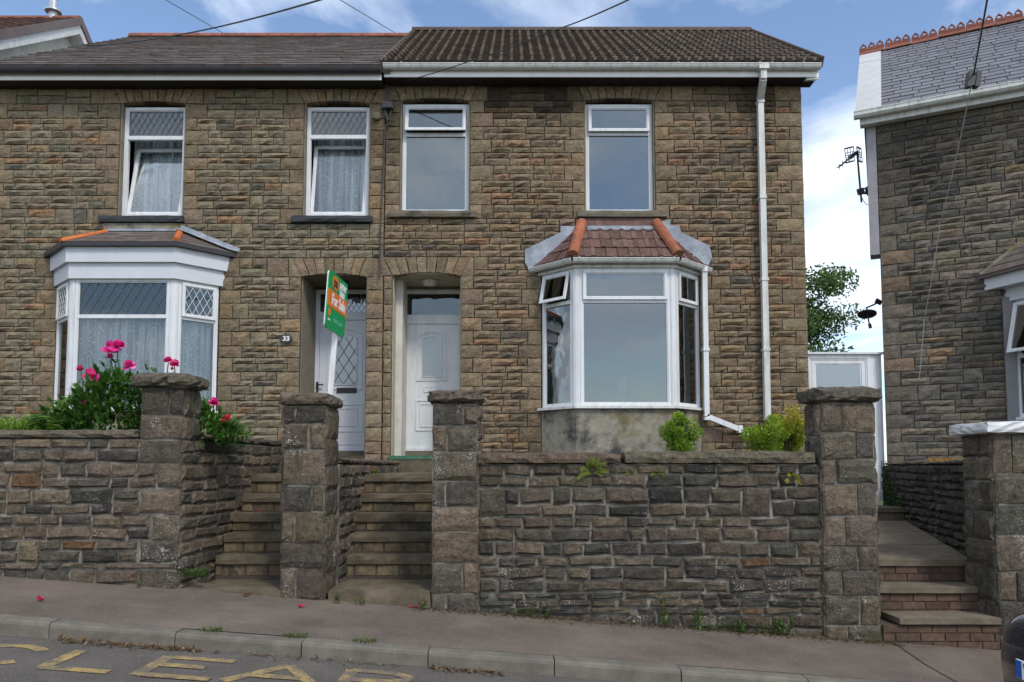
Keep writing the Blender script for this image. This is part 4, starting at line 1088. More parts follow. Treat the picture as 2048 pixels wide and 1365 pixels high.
# jug and small things on the bay sill inside, window ledge frame upstairs
jg = MB(); jx, jz = at(1245, 800, -.33); jr = 0.075
jg.tube([(jx, -.33, jz-.02), (jx, -.33, jz+.19), (jx, -.33, jz+.26), (jx, -.33, jz+.31), (jx, -.33, jz+.33)], [jr, jr, jr*.8, jr*.55, jr*.5], 16)
top(jg, 'plastic_bottle', MAT('milky_plastic', (.75, .76, .76), .4, .05), 'white plastic bottle on the ledge inside the bare bay window', 'bottle', smooth=True)
sv = MB(); sx, sz = at(1190, 800, -.33)
for k, (dx_, w, h) in enumerate(((0, .06, .05), (.07, .045, .08), (-.06, .04, .035))): sv.tube([(sx+dx_, -.33, sz), (sx+dx_, -.33, sz+h*.6), (sx+dx_, -.33, sz+h)], [w*.6, w*.7, w*.35], 10)
sv.tube([(sx+.1, -.33, sz+.05), (sx+.12, -.33, sz+.1), (sx+.09, -.33, sz+.12)], .008, 6)
top(sv, 'teapot', MAT('white_china', (.7, .71, .72), .25, .05), 'small white teapot on the ledge inside the bare bay window', 'teapot', smooth=True)
tb = MB(); bx_, bz = at(1292, 800, -.36)
tb.tube([(bx_, -.36, bz), (bx_, -.36, bz+.04)], [.07, .085], 12); tb.tube([(bx_+.02, -.36, bz+.04), (bx_+.02, -.36, bz+.09)], [.03, .045], 8)
top(tb, 'bowl', MAT('dark_china', (.2, .21, .23), .35, .1), 'grey bowl on the ledge inside the bare bay window', 'bowl', smooth=True)
pf = MB(); fx, fz = at(1236, 418, .25); Mp = Mfront(.24); ring(pf, Mp, fx-.075, fx+.075, fz, fz+.23, .03, 0, .02); pf.mbox(Mp, fx-.05, fx+.05, fz+.1, fz+.12, .002, .015); pf.mbox(Mp, fx-.008, fx+.008, fz+.03, fz+.2, .002, .015)
top(pf, 'picture_frame', m_upvc, 'small white frame standing inside the window above the tiled bay', 'frame')
# ---------------------------------------------------------------- street: it falls to the right
SL = .0725
def hillx(x): return max(-38., min(38., x))
def z_road(x, y=-6.2): return .02 - SL*hillx(x) - (.0 if y > -9 else min(.06, (-9-y)*.02))
def z_kerb(x): return .128 - SL*hillx(x)
def z_pave(x, y): return lerp(z_kerb(x), .165 - SL*hillx(x), (y+6.05)/1.5)
def sheet(name, mat, xs, ys, zf, label=None):
    mb = MB(); n = len(xs)
    mb.add([(x, y, zf(x, y)) for y in ys for x in xs], [(j*n+i, j*n+i+1, (j+1)*n+i+1, (j+1)*n+i) for j in range(len(ys)-1) for i in range(n-1)])
    return struct(mb, name, mat, label=label)
gx_ = [-400, -120, -60, -38, -25, -15, -8, 0, 8, 15, 25, 38, 60, 120, 400]
m_ground = MAT('rough_grass_ground', (.06, .075, .03), .95, .3, .8, .4, 9)
sheet('ground', m_ground, gx_, [-400, -120, -60, -30, -14.2, -5.9, -4.6, 0, 8, 30, 60, 120, 400], lambda x, y: .02-SL*hillx(x)-.06 + (0 if y < 8 else min(.12*(y-8), 4)) + (0 if y > -30 else 0), 'rough ground under the street and houses')
sheet('road', m_road, [-60, -38, -20, -10, -5, 0, 5, 10, 20, 38, 60], [-13.6, -11, -9, -6.03], lambda x, y: z_road(x, y), 'worn tarmac road sloping down to the right')
sheet('pavement', m_pave, [-60, -38, -20]+[i*.5 for i in range(-16, 21)]+[20, 38, 60], [-5.905, -5.5, -5.0, -4.6, -4.2], lambda x, y: z_pave(x, y), 'tarmac pavement running past the garden walls')
sheet('pavement', m_pave, [-60, -38, -20, -10, 0, 10, 20, 38, 60], [-15.6, -13.8], lambda x, y: z_kerb(x)-.06, 'tarmac pavement across the street')
# kerb stones, one by one
kb = MB(); kb.hexa([(-60, -6.0, -.2-SL*hillx(-60)), (60, -6.0, -.2-SL*38), (60, -5.92, -.2-SL*38), (-60, -5.92, -.2-SL*hillx(-60)), (-60, -6.0, .05-SL*hillx(-60)), (60, -6.0, .05-SL*38), (60, -5.92, .05-SL*38), (-60, -5.92, .05-SL*hillx(-60))])
kb = MB()
for i in range(-10, 12):
    kb.hexa([(i*1., -6.0, z_kerb(i)-.25), (i+1., -6.0, z_kerb(i+1)-.25), (i+1., -5.93, z_kerb(i+1)-.25), (i, -5.93, z_kerb(i)-.25), (i, -6.0, z_kerb(i)-.03), (i+1, -6.0, z_kerb(i+1)-.03), (i+1, -5.93, z_kerb(i+1)-.03), (i, -5.93, z_kerb(i)-.03)])
kerb = struct(kb, 'kerb', m_mortar_g, label='line of concrete kerb stones along the pavement edge')
xk0 = AX(97, 1252, -6.05); rg = random.Random(2)
for i in range(-9, 12):
    a, b = xk0+i*.915+.004, xk0+(i+1)*.915-.004; dz = rg.uniform(-.004, .006); dy_ = rg.uniform(-.006, .006)
    P = []
    for x in (a, b):
        z = z_kerb(x)+dz
        P += [(x, -6.045+dy_, z-.24), (x, -6.04+dy_, z-.03), (x, -6.032+dy_, z-.010), (x, -6.018+dy_, z), (x, -5.905, z+.002), (x, -5.905, z-.24)]
    m_ = MB(); m_.add(P, [(k, k+6, 6+(k+1) % 6, (k+1) % 6) for k in range(6)] + [(0, 1, 2, 3, 4, 5), (11, 10, 9, 8, 7, 6)])
    m_.build('kerb_stone', m_kerb, kerb, ((a+b)/2, -6, z_kerb((a+b)/2)))

sm_ = MB(); pts_ = [(1770, 1288), (1800, 1302), (1850, 1335), (1905, 1364), (1960, 1390)]; P_ = [atz(u, v, -.12) for u, v in pts_]
sm_.add([(x+dx_, y, z_pave(x+dx_, y)+.004) for dx_ in (-.008, .008) for x, y in P_], [(i+5, i+6, i+1, i) for i in range(4)])
struct(sm_, 'pavement_seam', MAT('tar_seam', (.05, .042, .036), .9, .3, 20), label='thin dark seam across the pavement below the side steps')
# worn yellow lettering on the road
m_paint, n_, o_ = nodes('worn_yellow_paint')
pos = N(n_, 'ShaderNodeNewGeometry').outputs['Position']
nz = N(n_, 'ShaderNodeTexNoise', {'Vector': pos, 'Scale': 7, 'Detail': 9, 'Roughness': .75}); nf = N(n_, 'ShaderNodeTexNoise', {'Vector': pos, 'Scale': 120, 'Detail': 4, 'Roughness': .8})
ad = N(n_, 'ShaderNodeMath', {0: nz.outputs['Fac'], 1: nf.outputs['Fac']}, operation='ADD')
c_ = mix(n_, ramp(n_, ad.outputs[0], .42, .52, (0,)*3, (1,)*3), (.0, .0, .0), (1., 1., 1.))
r_ = n_.nodes.new('ShaderNodeMapRange'); n_.links.new(ad.outputs[0], r_.inputs['Value']); r_.inputs['From Min'].default_value = .89; r_.inputs['From Max'].default_value = 1.08
cc_ = mix(n_, r_.outputs[0], (.40, .275, .085), (.095, .086, .077))
b_ = N(n_, 'ShaderNodeBsdfPrincipled', {'Base Color': cc_, 'Roughness': .85}); n_.links.new(b_.outputs[0], o_.inputs[0])
def road_pt(x, y): return (x, y, z_road(x, y)+.004)
def stroke(mb, pts, w):
    """flat painted stroke following plan points"""
    pts = [Vector(p) for p in pts]; L, R = [], []
    for i, p in enumerate(pts):
        t = (pts[min(i+1, len(pts)-1)]-pts[max(i-1, 0)]).normalized(); n = Vector((-t.y, t.x))*w/2; L.append(p+n); R.append(p-n)
    V = [road_pt(*p) for p in L+R]; n = len(L)
    mb.add(V, [(n+i, n+i+1, i+1, i) for i in range(n-1)])
def letter(ch, x0, x1, y0, y1, w=.085):
    mb = MB(); g = lambda a, b: (lerp(x0, x1, a), lerp(y0, y1, b)); arc = lambda cx_, cy_, rx, ry, a0, a1, n=14: [g(cx_+rx*cos(radians(lerp(a0, a1, k/n))), cy_+ry*sin(radians(lerp(a0, a1, k/n)))) for k in range(n+1)]
    S = dict(C=[arc(.5, .5, .5, .5, 40, 320, 20)], L=[[g(0, 1), g(0, 0)], [g(-.04, .0), g(1, 0)]], E=[[g(0, 1.04), g(0, -.04)], [g(.06, 1), g(1, 1)], [g(.06, .55), g(.72, .55)], [g(.06, 0), g(1, 0)]],
             A=[[g(0, 0), g(.5, 1)], [g(.5, 1), g(1, 0)], [g(.25, .36), g(.75, .36)]], R=[[g(0, 1.04), g(0, 0)], [g(0, 1)] + arc(.45, .76, .5, .24, 90, -90) + [g(0, .52)], [g(.45, .52), g(1, 0)]])
    for i, s in enumerate(S[ch]):
        b = len(mb.v); stroke(mb, s, w)
        for k in range(b, len(mb.v)): x, y, z = mb.v[k]; mb.v[k] = (x, y, z+.0012*i)
    o = top(mb, 'road_letter', m_paint, 'worn yellow painted letter %s on the road beside the kerb' % ch, 'road marking', group='yellow letters painted on the road')
    return o
def gp(u, v):
    z = .02
    for _ in range(6):
        x, y = atz(u, v, z); z = z_road(x, y)
    return x, y
# letter boxes measured on the road: top edge and foot
lt, lf_ = gp(185, 1302), gp(70, 1338)
ytop, ybot = -6.295, -6.75
xs_ = {}
pitch_ = .80
xL0 = gp(175, 1303)[0]-.05
for ch, x0, x1 in (('C', -3.62, -3.14), ('L', -2.97, -2.55), ('E', -2.37, -1.91), ('A', -1.83, -1.24), ('R', -1.10, -.68)): letter(ch, x0, x1, ybot, ytop, .088)

# ---------------------------------------------------------------- garden walls
WY = -4.55
def wall_face(parent, core_mat, M, a0, a1, b0, b1, rng, pal=PAL_G, palq=PAL_P, band_=.2, ends=(False, False), jit=.010, limit=300, lens=(.17, .46), cuts=(), jump=.15, ql=(.2, .3), weight=None, bulge=.034, joint=.017):
    Q = coursed(a0, a1, b0, b1, list(cuts), rng, band=band_, lens=lens, jump=jump, ql=ql, ends=ends, jit=jit, qcut=False)
    S = wall_stones(Q, M, rng, pal, palq, joint=joint, bulge=bulge, back=-.05, lip=.0, block=True)
    emit(S, parent, m_garden, limit=limit, weight=weight)
def copings(parent, M, a0, a1, z0, z1, d0, d1, rng, lo=.7, hi=1.5, mat=None, name='coping_stone'):
    for p, q in runs(a0, a1, lo, hi, rng):
        mb = MB(); rough_block(mb, p+.006, q-.006, d0, d1, z0, z1+rng.uniform(-.012, .012), rng, .014, max(4, int((q-p)/.09)), 3, 2, tint=pick(rng, PAL_P))
        mb.v = [M(x, z, y) for x, y, z in mb.v]
        # block axes (a, d, z) mapped through M flip handedness for front faces
        mb.f = [f[::-1] for f in mb.f]
        mb.build(name, mat or m_garden, parent, mb.v[0])
def pier(parent, x0, x1, y0, y1, z0, z1, rng, cap=(.05, .12), faces='FRL', cap_mat=None, cap_name='cap', pal=PAL_P, big=.27, cap_amp=.022):
    co = MB(); co.box(x0+.009, x1-.009, y0+.009, y1-.009, z0, z1); pr_ = co.build('pier', m_mortar_g, parent)
    S = []
    for fc in faces:
        M_ = Mfront(y0) if fc == 'F' else Mright(x1) if fc == 'R' else Mleft(x0) if fc == 'L' else None
        a0, a1 = (x0, x1) if fc == 'F' else (y0, y1) if fc == 'R' else (-y1, -y0)
        z = z0; k = 0
        while z < z1-.05:
            h = rng.uniform(.8, 1.25)*big
            if z1-z-h < .13: h = z1-z
            m = lerp(a0, a1, (.36, .62, .3, .66)[k % 4]+rng.uniform(-.05, .05)) if rng.random() < .82 else None
            segs = [(a0, a1)] if m is None else [(a0, m), (m, a1)]
            for p, q in segs:
                g = stone_geo([(p+rng.uniform(-.008, .008), z), (q+rng.uniform(-.008, .008), z), (q, z+h), (p, z+h)], M_, rng, joint=.016, bulge=.03, back=-.05, lip=.0, block=True)
                g['tint'] = pick(rng, pal); S.append(g)
            z += h; k += 1
    emit(S, pr_, m_garden)
    cm_ = MB(); e, t = cap; rough_block(cm_, x0-e, x1+e, y0-e, y1+e, z1, z1+t, rng, cap_amp, 9, 7, 3, tint=pick(rng, PAL_P))
    cm_.build(cap_name, cap_mat or m_garden, pr_, (x0, y0, z1))
    return pr_

# --- left garden: front wall, corner pier, return beside the steps
rng = random.Random(31)
XW = -2.97
gl = thing('garden_wall', 'long stone garden wall below the net-curtained bay with a corner pier and peonies behind', 'wall', (-5, WY, .3))
co = MB(); zc1 = AZ(878, WY); zc2 = AZ(858, WY)
co.box(-8.2, -3.09, WY+.008, WY+.35, .0, zc1); w1 = co.build('front_wall', m_mortar_g, gl)
vh = [(AX(203, 1133, WY)-.03, AX(203, 1133, WY)+.03, AZ(1139, WY), AZ(1126, WY))]
wall_face(w1, None, Mfront(WY), -8.2, -3.06, .25, zc1, rng, band_=.228, ends=(False, True), ql=(.24, .4), cuts=vh, weight=lambda p, s: 1 if p[1] < 1160 else .2, lens=(.17, .40), jump=.12)
copings(gl, Mfront(WY), -8.2, -3.47, zc1, zc2, -.36, .035, rng, .8, 1.7)
MR = Mline((-3.065, WY), (-2.88, -.06)); LR = 4.45
co = MB(); co.mbox(MR, .02, LR, .0, zc1, -.3, -.008); w2 = co.build('return_wall', m_mortar_g, gl)
wall_face(w2, None, MR, .0, LR, .3, zc1, rng, band_=.24, weight=lambda p, s: 1 if p[0] < 570 else .05, lens=(.2, .5), limit=200)
copings(gl, MR, .38, LR-.05, zc1, zc2-.02, -.36, .035, rng, .7, 1.3)
pier(gl, -3.46, -3.05, WY-.004, WY+.34, zc1, AZ(776, WY), rng, cap=(.085, .135), faces='FR', big=.25, pal=PAL_P)

# --- middle gate pier and flank wall between the two flights of steps
rng = random.Random(37)
gp_ = thing('gate_pier', 'dark stone gate pier with rough cap between the two flights of steps', 'pier', (-1.92, WY, .35))
pier(gp_, -2.12, -1.72, WY-.03, WY+.45, .28, AZ(813, WY), rng, cap=(.05, .125), faces='FRL', pal=PAL_GD[:5]+PAL_P[:1], big=.27)
co = MB(); zft = AZ(919, -3.0); co.box(-2.04, -1.70, WY+.452, -.05, .2, zft-.06); fw_ = co.build('flank_wall', m_mortar_g, gp_)
wall_face(fw_, None, Mright(-1.688), WY+.46, -.06, .3, zft-.06, rng, band_=.23, limit=150, weight=lambda p, s: 1 if p[0] < 790 else .1, lens=(.2, .42))
copings(gp_, Mright(-1.688), WY+.46, -.08, zft-.06, zft+.01, -.36, .02, rng, .6, 1.2)

# --- right garden wall with its two piers
rng = random.Random(41)
gr = thing('garden_wall', 'dark stone front wall with two capped piers below the bare bay window', 'wall', (1.3, WY, .1))
zc1, zc2 = AZ(929, WY), AZ(905, WY)
co = MB(); co.box(-.33, 2.86, WY+.008, WY+.38, -.3, zc1); w3 = co.build('front_wall', m_mortar_g, gr)
vh = [(AX(u, v, WY)-.035, AX(u, v, WY)+.035, AZ(v+7, WY), AZ(v-7, WY)) for u, v in ((986, 1192), (1269, 1222))]
wall_face(w3, None, Mfront(WY), -.31, 2.85, -.14, zc1, rng, pal=PAL_GD, band_=.22, cuts=vh, weight=lambda p, s: 1 if p[1] < 1270 else .2, lens=(.15, .37), jump=.16)
copings(gr, Mfront(WY), -.33, 2.82, zc1, zc2, -.40, .05, rng, 1.0, 1.75)
pier(gr, -.745, -.31, WY-.02, WY+.46, .1, AZ(808, WY), rng, cap=(.045, .125), faces='FR', big=.24, pal=PAL_G[:4]+PAL_P[:2])
pier(gr, 2.85, 3.36, WY-.03, WY+.33, -.15, AZ(806, WY), rng, cap=(.065, .145), faces='FLR', big=.25, pal=PAL_G[:4]+PAL_P[:2])
sd_ = MB(); sd_.box(2.98, 3.3, WY+.34, -.1, -.1, 1.45); sdo = sd_.build('side_wall', m_mortar_g, gr)
copings(gr, Mright(3.31), WY+.36, -.15, 1.45, 1.55, -.36, .02, rng, .7, 1.3)
lf2 = MB(); lf2.box(-.66, -.34, WY+.47, -.1, .2, 1.46); lf2.build('side_wall', m_mortar_g, gr)
copings(gr, Mright(-.33), WY+.5, -.15, 1.46, 1.56, -.36, .02, rng, .7, 1.3)
for k in ((986, 1192), (1269, 1222)): pass

# --- neighbour's wall on the far right: flank down the side path, pier with white cap
rng = random.Random(43)
P0, P1 = (5.56, -.1), (4.47, WY+.05)
gn = thing('boundary_wall', 'blackened stone wall beside the side steps ending in a white-capped pier', 'wall', (4.8, WY, -.2))
M_ = Mline(P0, P1)                      # faces left, a runs from the house towards the street
Lf = (Vector(P1)-Vector(P0)).length
zfl = AZ(931, -1.5)
co = MB(); co.mbox(M_, 0, Lf, -.3, zfl, -.34, -.012); w4 = co.build('flank_wall', m_mortar_h, gn)
PAL_F = [(5, (.075, .068, .062)), (4, (.095, .084, .074)), (3, (.058, .054, .051))]
wall_face(w4, None, M_, 0, Lf-.02, -.25, zfl, rng, pal=PAL_F, palq=PAL_F, band_=.18, limit=220, lens=(.15, .34), bulge=.045)
copings(gn, M_, 0, Lf-.05, zfl, zfl+.05, -.36, .02, rng, .7, 1.3)
pier(gn, 4.44, 5.05, WY-.02, WY+.45, -.3, AZ(868, WY), rng, cap=(.085, .115), faces='FL', cap_mat=m_white, cap_amp=.011, pal=PAL_G[:4]+PAL_P, big=.27)
co = MB(); co.box(5.04, 9.5, WY+.03, WY+.36, -.9, 1.35); w5 = co.build('front_wall', m_mortar_g, gn)
wall_face(w5, None, Mfront(WY+.018), 5.06, 7.2, -.5, 1.35, rng, band_=.2, limit=60)
copings(gn, Mfront(WY), 5.06, 9.4, 1.35, 1.45, -.4, .04, rng, .9, 1.5)

# ---------------------------------------------------------------- steps
def flight(name, label, x0, x1, rng):
    t = thing(name, label, 'steps', ((x0+x1)/2, WY, .3))
    F = [(-2.87, 1.428), (-3.12, 1.207), (-3.385, 1.008), (-3.63, .818), (-3.845, .615)]
    base = .40
    core = MB()
    for i, (y, z) in enumerate(F):
        y1 = -.06 if i == 0 else F[i-1][0]+.03
        core.box(x0, x1, y+.024, y1+.04, .1, z-.075-.0005*i)
    core.build('core', m_mortar_h, t)
    for i, (y, z) in enumerate(F):
        y1 = F[i-1][0]+.10 if i else y+.55
        tr = MB(); rough_block(tr, x0+.004, x1-.004, y-.012, y1, z-.095, z, rng, .006, 8, 2, 2); tr.build('tread', m_conc, t)
        zb = (F[i+1][1] if i < 4 else base)+.002; zt_ = z-.097
        x = x0+.006+rng.uniform(-.15, 0)
        while x < x1-.02:
            a, b = max(x, x0+.005), min(x+.215, x1-.005)
            if b-a > .03:
                bk = MB(); rough_block(bk, a, b-.006, y+.016+rng.uniform(-.004, .004), y+.07, zb+.006, zt_-.002, rng, .004, 3, 1, 1); bk.build('riser_brick', m_brick_y, t)
            x += .227
    pt = MB(); pt.box(x0, x1, -2.33, -.05, 1.2, 1.424); pt.build('path', m_conc, t)
    # bottom landing slab
    ls = MB(); rough_block(ls, x0+.005, x1-.005, WY-.03, -3.82, .13, base-.02, rng, .009, 8, 5, 2); 
    ls.v = [(x, y, z) for x, y, z in ls.v]
    ls.build('landing_slab', m_conc, t)
    return t
rng = random.Random(51)
flight('stone_steps', 'concrete steps with yellow brick risers between corner pier and dark middle pier', -3.0, -2.03, rng)
flight('stone_steps', 'concrete steps with yellow brick risers leading to the green threshold', -1.695, -.735, rng)

st = thing('side_steps', 'red brick steps with concrete treads rising to the white side gate', 'steps', (3.9, WY, -.2))
rng = random.Random(53)
def xr_at(y): return lerp(P1[0], P0[0], (y-P1[1])/(P0[1]-P1[1]))
xs0 = 3.37
TR = [(-4.60, .137, -.22), (-4.28, .365, .137), (-3.95, .585, .365)]
for i, (y, z, zb) in enumerate(TR):
    x1 = xr_at(y)-.01
    y1 = TR[i+1][0]+.08 if i < 2 else -1.3
    core = MB(); core.box(xs0+.002, x1-.01, y+.02, y+.5, zb-.3, z-.07); core.build('core', m_mortar_h, st)
    if i < 2:
        tr = MB(); rough_block(tr, xs0+(.14 if i == 0 else .003), x1, y-.02, y1, z-.06, z, rng, .003, 12, 3, 1); tr.build('tread', m_conc_l, st)
    c0 = zb+.003 if i else zb-.05; k = 0; zz_ = z-.068
    while zz_ > c0:
        x = xs0+.004-(.11 if k % 2 else 0)
        while x < x1-.01:
            a, b = max(x, xs0+.004), min(x+.22, x1)
            if b-a > .03: bk = MB(); rough_block(bk, a, b-.005, y+.01+rng.uniform(-.003, .003), y+.075, zz_-.069, zz_, rng, .002, 3, 1, 1); bk.build('riser_brick', m_brick_r, st)
            x += .225
        zz_ -= .075; k += 1
# sloping path slabs up to the gate
ys = [-3.97, -3.15, -2.3, -1.45]; z0_, z1_ = .585, .80
for a, b in zip(ys, ys[1:]):
    za_, zb_ = (lerp(z0_, z1_, (y+3.97)/2.5) for y in (a, b))
    sl = MB(); rough_block(sl, 0, 1, a+.006, b-.006, -.07, 0., rng, .005, 6, 4, 1)
    sl.v = [(lerp(xs0-.03, xr_at(y)-.02, x), y, z+lerp(za_, zb_, (y-a)/(b-a))) for x, y, z in sl.v]
    sl.build('path_slab', m_conc_l, st)
for y, z in ((-1.45, .97), ):
    tr = MB(); rough_block(tr, xs0+.02, xr_at(y)-.02, y, y+1.75, z-.07, z, rng, .006, 8, 4, 1); tr.build('tread', m_conc, st)
    rs = MB(); rs.box(xs0+.02, xr_at(y)-.03, y+.03, y+1.7, .3, z-.072); rs.build('riser', m_conc, st)

# ---------------------------------------------------------------- garden beds (setting)
def bed(name, x0, x1, y0, y1, z, rng, label):
    mb = MB(); nx, ny = max(4, int((x1-x0)/.15)), max(4, int((y1-y0)/.15))
    mb.add([(lerp(x0, x1, i/nx), lerp(y0, y1, j/ny), z+rng.uniform(-.03, .03)) for j in range(ny+1) for i in range(nx+1)], [(j*(nx+1)+i, j*(nx+1)+i+1, (j+1)*(nx+1)+i+1, (j+1)*(nx+1)+i) for j in range(ny) for i in range(nx)])
    tag(struct(mb, name, m_soil), label)
bed('garden_soil', -8.2, XW-.3, WY+.3, -.02, 1.7, rng, 'soil bed behind the long garden wall')
bed('garden_soil', -.4, 3.0, WY+.32, -.02, 1.47, rng, 'soil bed behind the dark front wall')

# ---------------------------------------------------------------- white side gate
gy = .16
gt = thing('side_gate', 'white plastic side gate with textured glass between the two houses', 'gate', (5.1, gy, 1.0))
Mg = Mfront(gy); gx0, gx1 = XR+.02, 5.72; gz0, gz1 = 1.0, AZ(709, gy)
fr = MB(); ring(fr, Mg, gx0, gx1-.16, gz0, gz1, .085, -.08, 0.); fr.mbox(Mg, gx1-.158, gx1, gz0, gz1, -.08, -.01); fr.mbox(Mg, gx1-.10, gx1-.09, gz0, gz1, -.01, -.004); fr.mbox(Mg, gx1-.05, gx1-.04, gz0, gz1, -.01, -.004)
fr.build('frame', m_upvc, gt)
fr = MB(); fr.mbox(Mg, gx0-.02, gx1+.03, gz1, gz1+.03, -.1, .04); fr.build('top_rail', m_upvc, gt)
lf = MB(); a0, a1 = gx0+.09, gx1-.25; zg0, zg1 = AZ(860, gy), AZ(727, gy)
ring(lf, Mg, a0, a1, gz0+.09, gz1-.09, .075, -.06, -.02); lf.mbox(Mg, a0+.07, a1-.07, zg0-.06, zg0, -.055, -.022)
lf.mbox(Mg, a0+.07, a1-.07, gz0+.16, zg0-.06, -.05, -.032)
gd = lf.build('gate_leaf', m_upvc, gt)
hd_ = MB(); hd_.mbox(Mg, a1-.05, a1-.02, 1.95, 2.15, -.02, -.008); hd_.mbox(Mg, a1-.14, a1-.03, 2.05, 2.07, .01, .028); hd_.mbox(Mg, a1-.045, a1-.03, 2.05, 2.07, -.008, .028)
attach([('handle', hd_, m_metal), ('pane', pane(Mg, a0+.07, a1-.07, zg0, gz1-.16, -.036), m_frost_w)], gd)
# ================================================================= neighbour on the right, turned towards us
ROT = radians(26.6)
CN = Vector((5.70, .05)); tN = Vector((cos(ROT), -sin(ROT))); bN = Vector((sin(ROT), cos(ROT)))
MN = lambda a, b, d: (CN.x+tN.x*a-bN.x*d, CN.y+tN.y*a-bN.y*d, b)
rng = random.Random(61)
hn = thing('stone_house', 'dark stone house with white verge and crested red ridge tiles', 'house', (CN.x, CN.y, 0))
zeN = 6.95; zbN = .2; WN = 6.0
by0 = 1.62                     # bay starts this far along the front
# its bay window: left edge only is in the picture
bzs, bzh = AZ(838, -.4), AZ(612, -.4)
w = MB(); holed(w, MN, 0, WN, zbN, zeN, [(by0+.14, by0+1.6, bzs, bzh)], -.3, -.012); wall = w.build('wall', m_mortar_h, hn)
Q = coursed(0, 3.2, zbN, zeN-.02, [(by0, 3.2, zbN, bzh+.1)], rng, ends=(True, False), band=.215, ql=(.22, .42), qcut=False)
S = wall_stones(Q, MN, rng, PAL_N, PAL_QN, joint=.010, bulge=.036)
m_house_n = stone_mat('sooty_stone', stain=(.9, .5, .7, (.028, .025, .023), .5), moss=(2.2, .58, .74, (.07, .07, .04), .4))
emit(S, wall, m_house_n, weight=lambda p, s: 0 if p[1] > 925 else 1)
sw = MB()
sw.mbox(lambda a, b, d: (CN.x+bN.x*a+tN.x*d, CN.y+bN.y*a+tN.y*d, b), .302, 6.2, zbN, zeN, .0, .25)
sw.mbox(lambda a, b, d: (CN.x+bN.x*a+tN.x*d, CN.y+bN.y*a+tN.y*d, b), .302, 6.2, zbN, zeN, WN-.25, WN)
sw.mbox(lambda a, b, d: (CN.x+bN.x*a+tN.x*d, CN.y+bN.y*a+tN.y*d, b), 5.95, 6.2, zbN, zeN, .25, WN-.25)
sw.build('side_wall', m_render, hn)
ff = MB(); ff.mbox(lambda a, b, d: (CN.x+bN.x*a+tN.x*d, CN.y+bN.y*a+tN.y*d, b), .31, 5.9, 1.3, 1.4, .26, WN-.26); ff.mbox(lambda a, b, d: (CN.x+bN.x*a+tN.x*d, CN.y+bN.y*a+tN.y*d, b), .31, 5.9, 4.2, 4.4, .26, WN-.26); ff.build('floor', m_dark, hn)
# eaves, gutter
E3 = lambda a, back, z: (CN.x+tN.x*a+bN.x*back, CN.y+tN.y*a+bN.y*back, z)
MS = lambda a, b, d: E3(-d, a, b)
bx = MB(); bx.mbox(MS, -.02, .28, AZ(511, .1), zeN-.06, .004, .14); bx.build('pipe_boxing', MAT('grey_boxing', (.30, .285, .30), .6, .15, 5), hn)
fb = MB(); fb.mbox(MN, -.22, WN, zeN-.13, zeN+.03, .15, .175); fb.mbox(MN, -.22, WN, zeN-.12, zeN-.10, .0, .15); fb.build('fascia_board', m_upvc_d, hn)
g = MB(); gutter(g, E3(-.30, -.235, zeN+.05), E3(WN, -.235, zeN+.05), .062, square=True)
go = g.build('gutter', m_upvc_d, hn)
c_ = MB()
for a in (.55, 1.75): 
    p = Vector(E3(a, -.235, zeN+.056)); d_ = Vector((tN.x, tN.y, 0))*.02; gutter(c_, p-d_, p+d_, .067, square=True)
c_.build('gutter_bracket', m_upvc_d, go)
RB = 3.05; zrN = 9.55
pe, qe, pr = E3(-.28, -.20, zeN+.07), E3(WN, -.20, zeN+.07), E3(-.28, RB, zrN)
RM, RI = plane_map(pe, qe, pr); W_, H_ = RI(qe)[0], RI(pr)[1]
rf = MB(); rf.prism([(0, 0), (W_, 0), (W_, H_), (0, H_)], RM, -.09, -.006)
rf.hexa([E3(-.28, RB, zrN-.1), E3(WN, RB, zrN-.1), E3(WN, 6.4, zeN), E3(-.28, 6.4, zeN), E3(-.28, RB, zrN-.01), E3(WN, RB, zrN-.01), E3(WN, 6.4, zeN+.1), E3(-.28, 6.4, zeN+.1)])
rf.add([E3(.0, -.1, zeN), E3(0, RB, zrN-.1), E3(0, 6.2, zeN), E3(.2, -.1, zeN), E3(.2, RB, zrN-.1), E3(.2, 6.2, zeN)], [(0, 1, 2), (5, 4, 3), (0, 3, 4, 1), (1, 4, 5, 2)])
roof = rf.build('roof', m_slate_r, hn)
emit(slates(RM, [(.36, 0), (3.6, 0), (3.6, H_-.02), (.36, H_-.02)], rng, row=.2, pitch=.30, thick=.010, gap=.012, jit=.008), roof, m_slate_r, 'slate', 300, 'upper_slates')
vg = MB()
vg.prism([(.0, -.02), (.37, -.02), (.37, H_*.78), (.0, H_*.78)], RM, -.05, .035); vg.prism([(.0, H_*.785), (.37, H_*.785), (.37, H_), (.0, H_)], RM, -.05, .035)
vg.build('verge_slab', MAT('white_verge', (.48, .48, .475), .6, .1, 5, .2, 40, spot=(16, .62, .7, (.45, .45, .44))), hn)
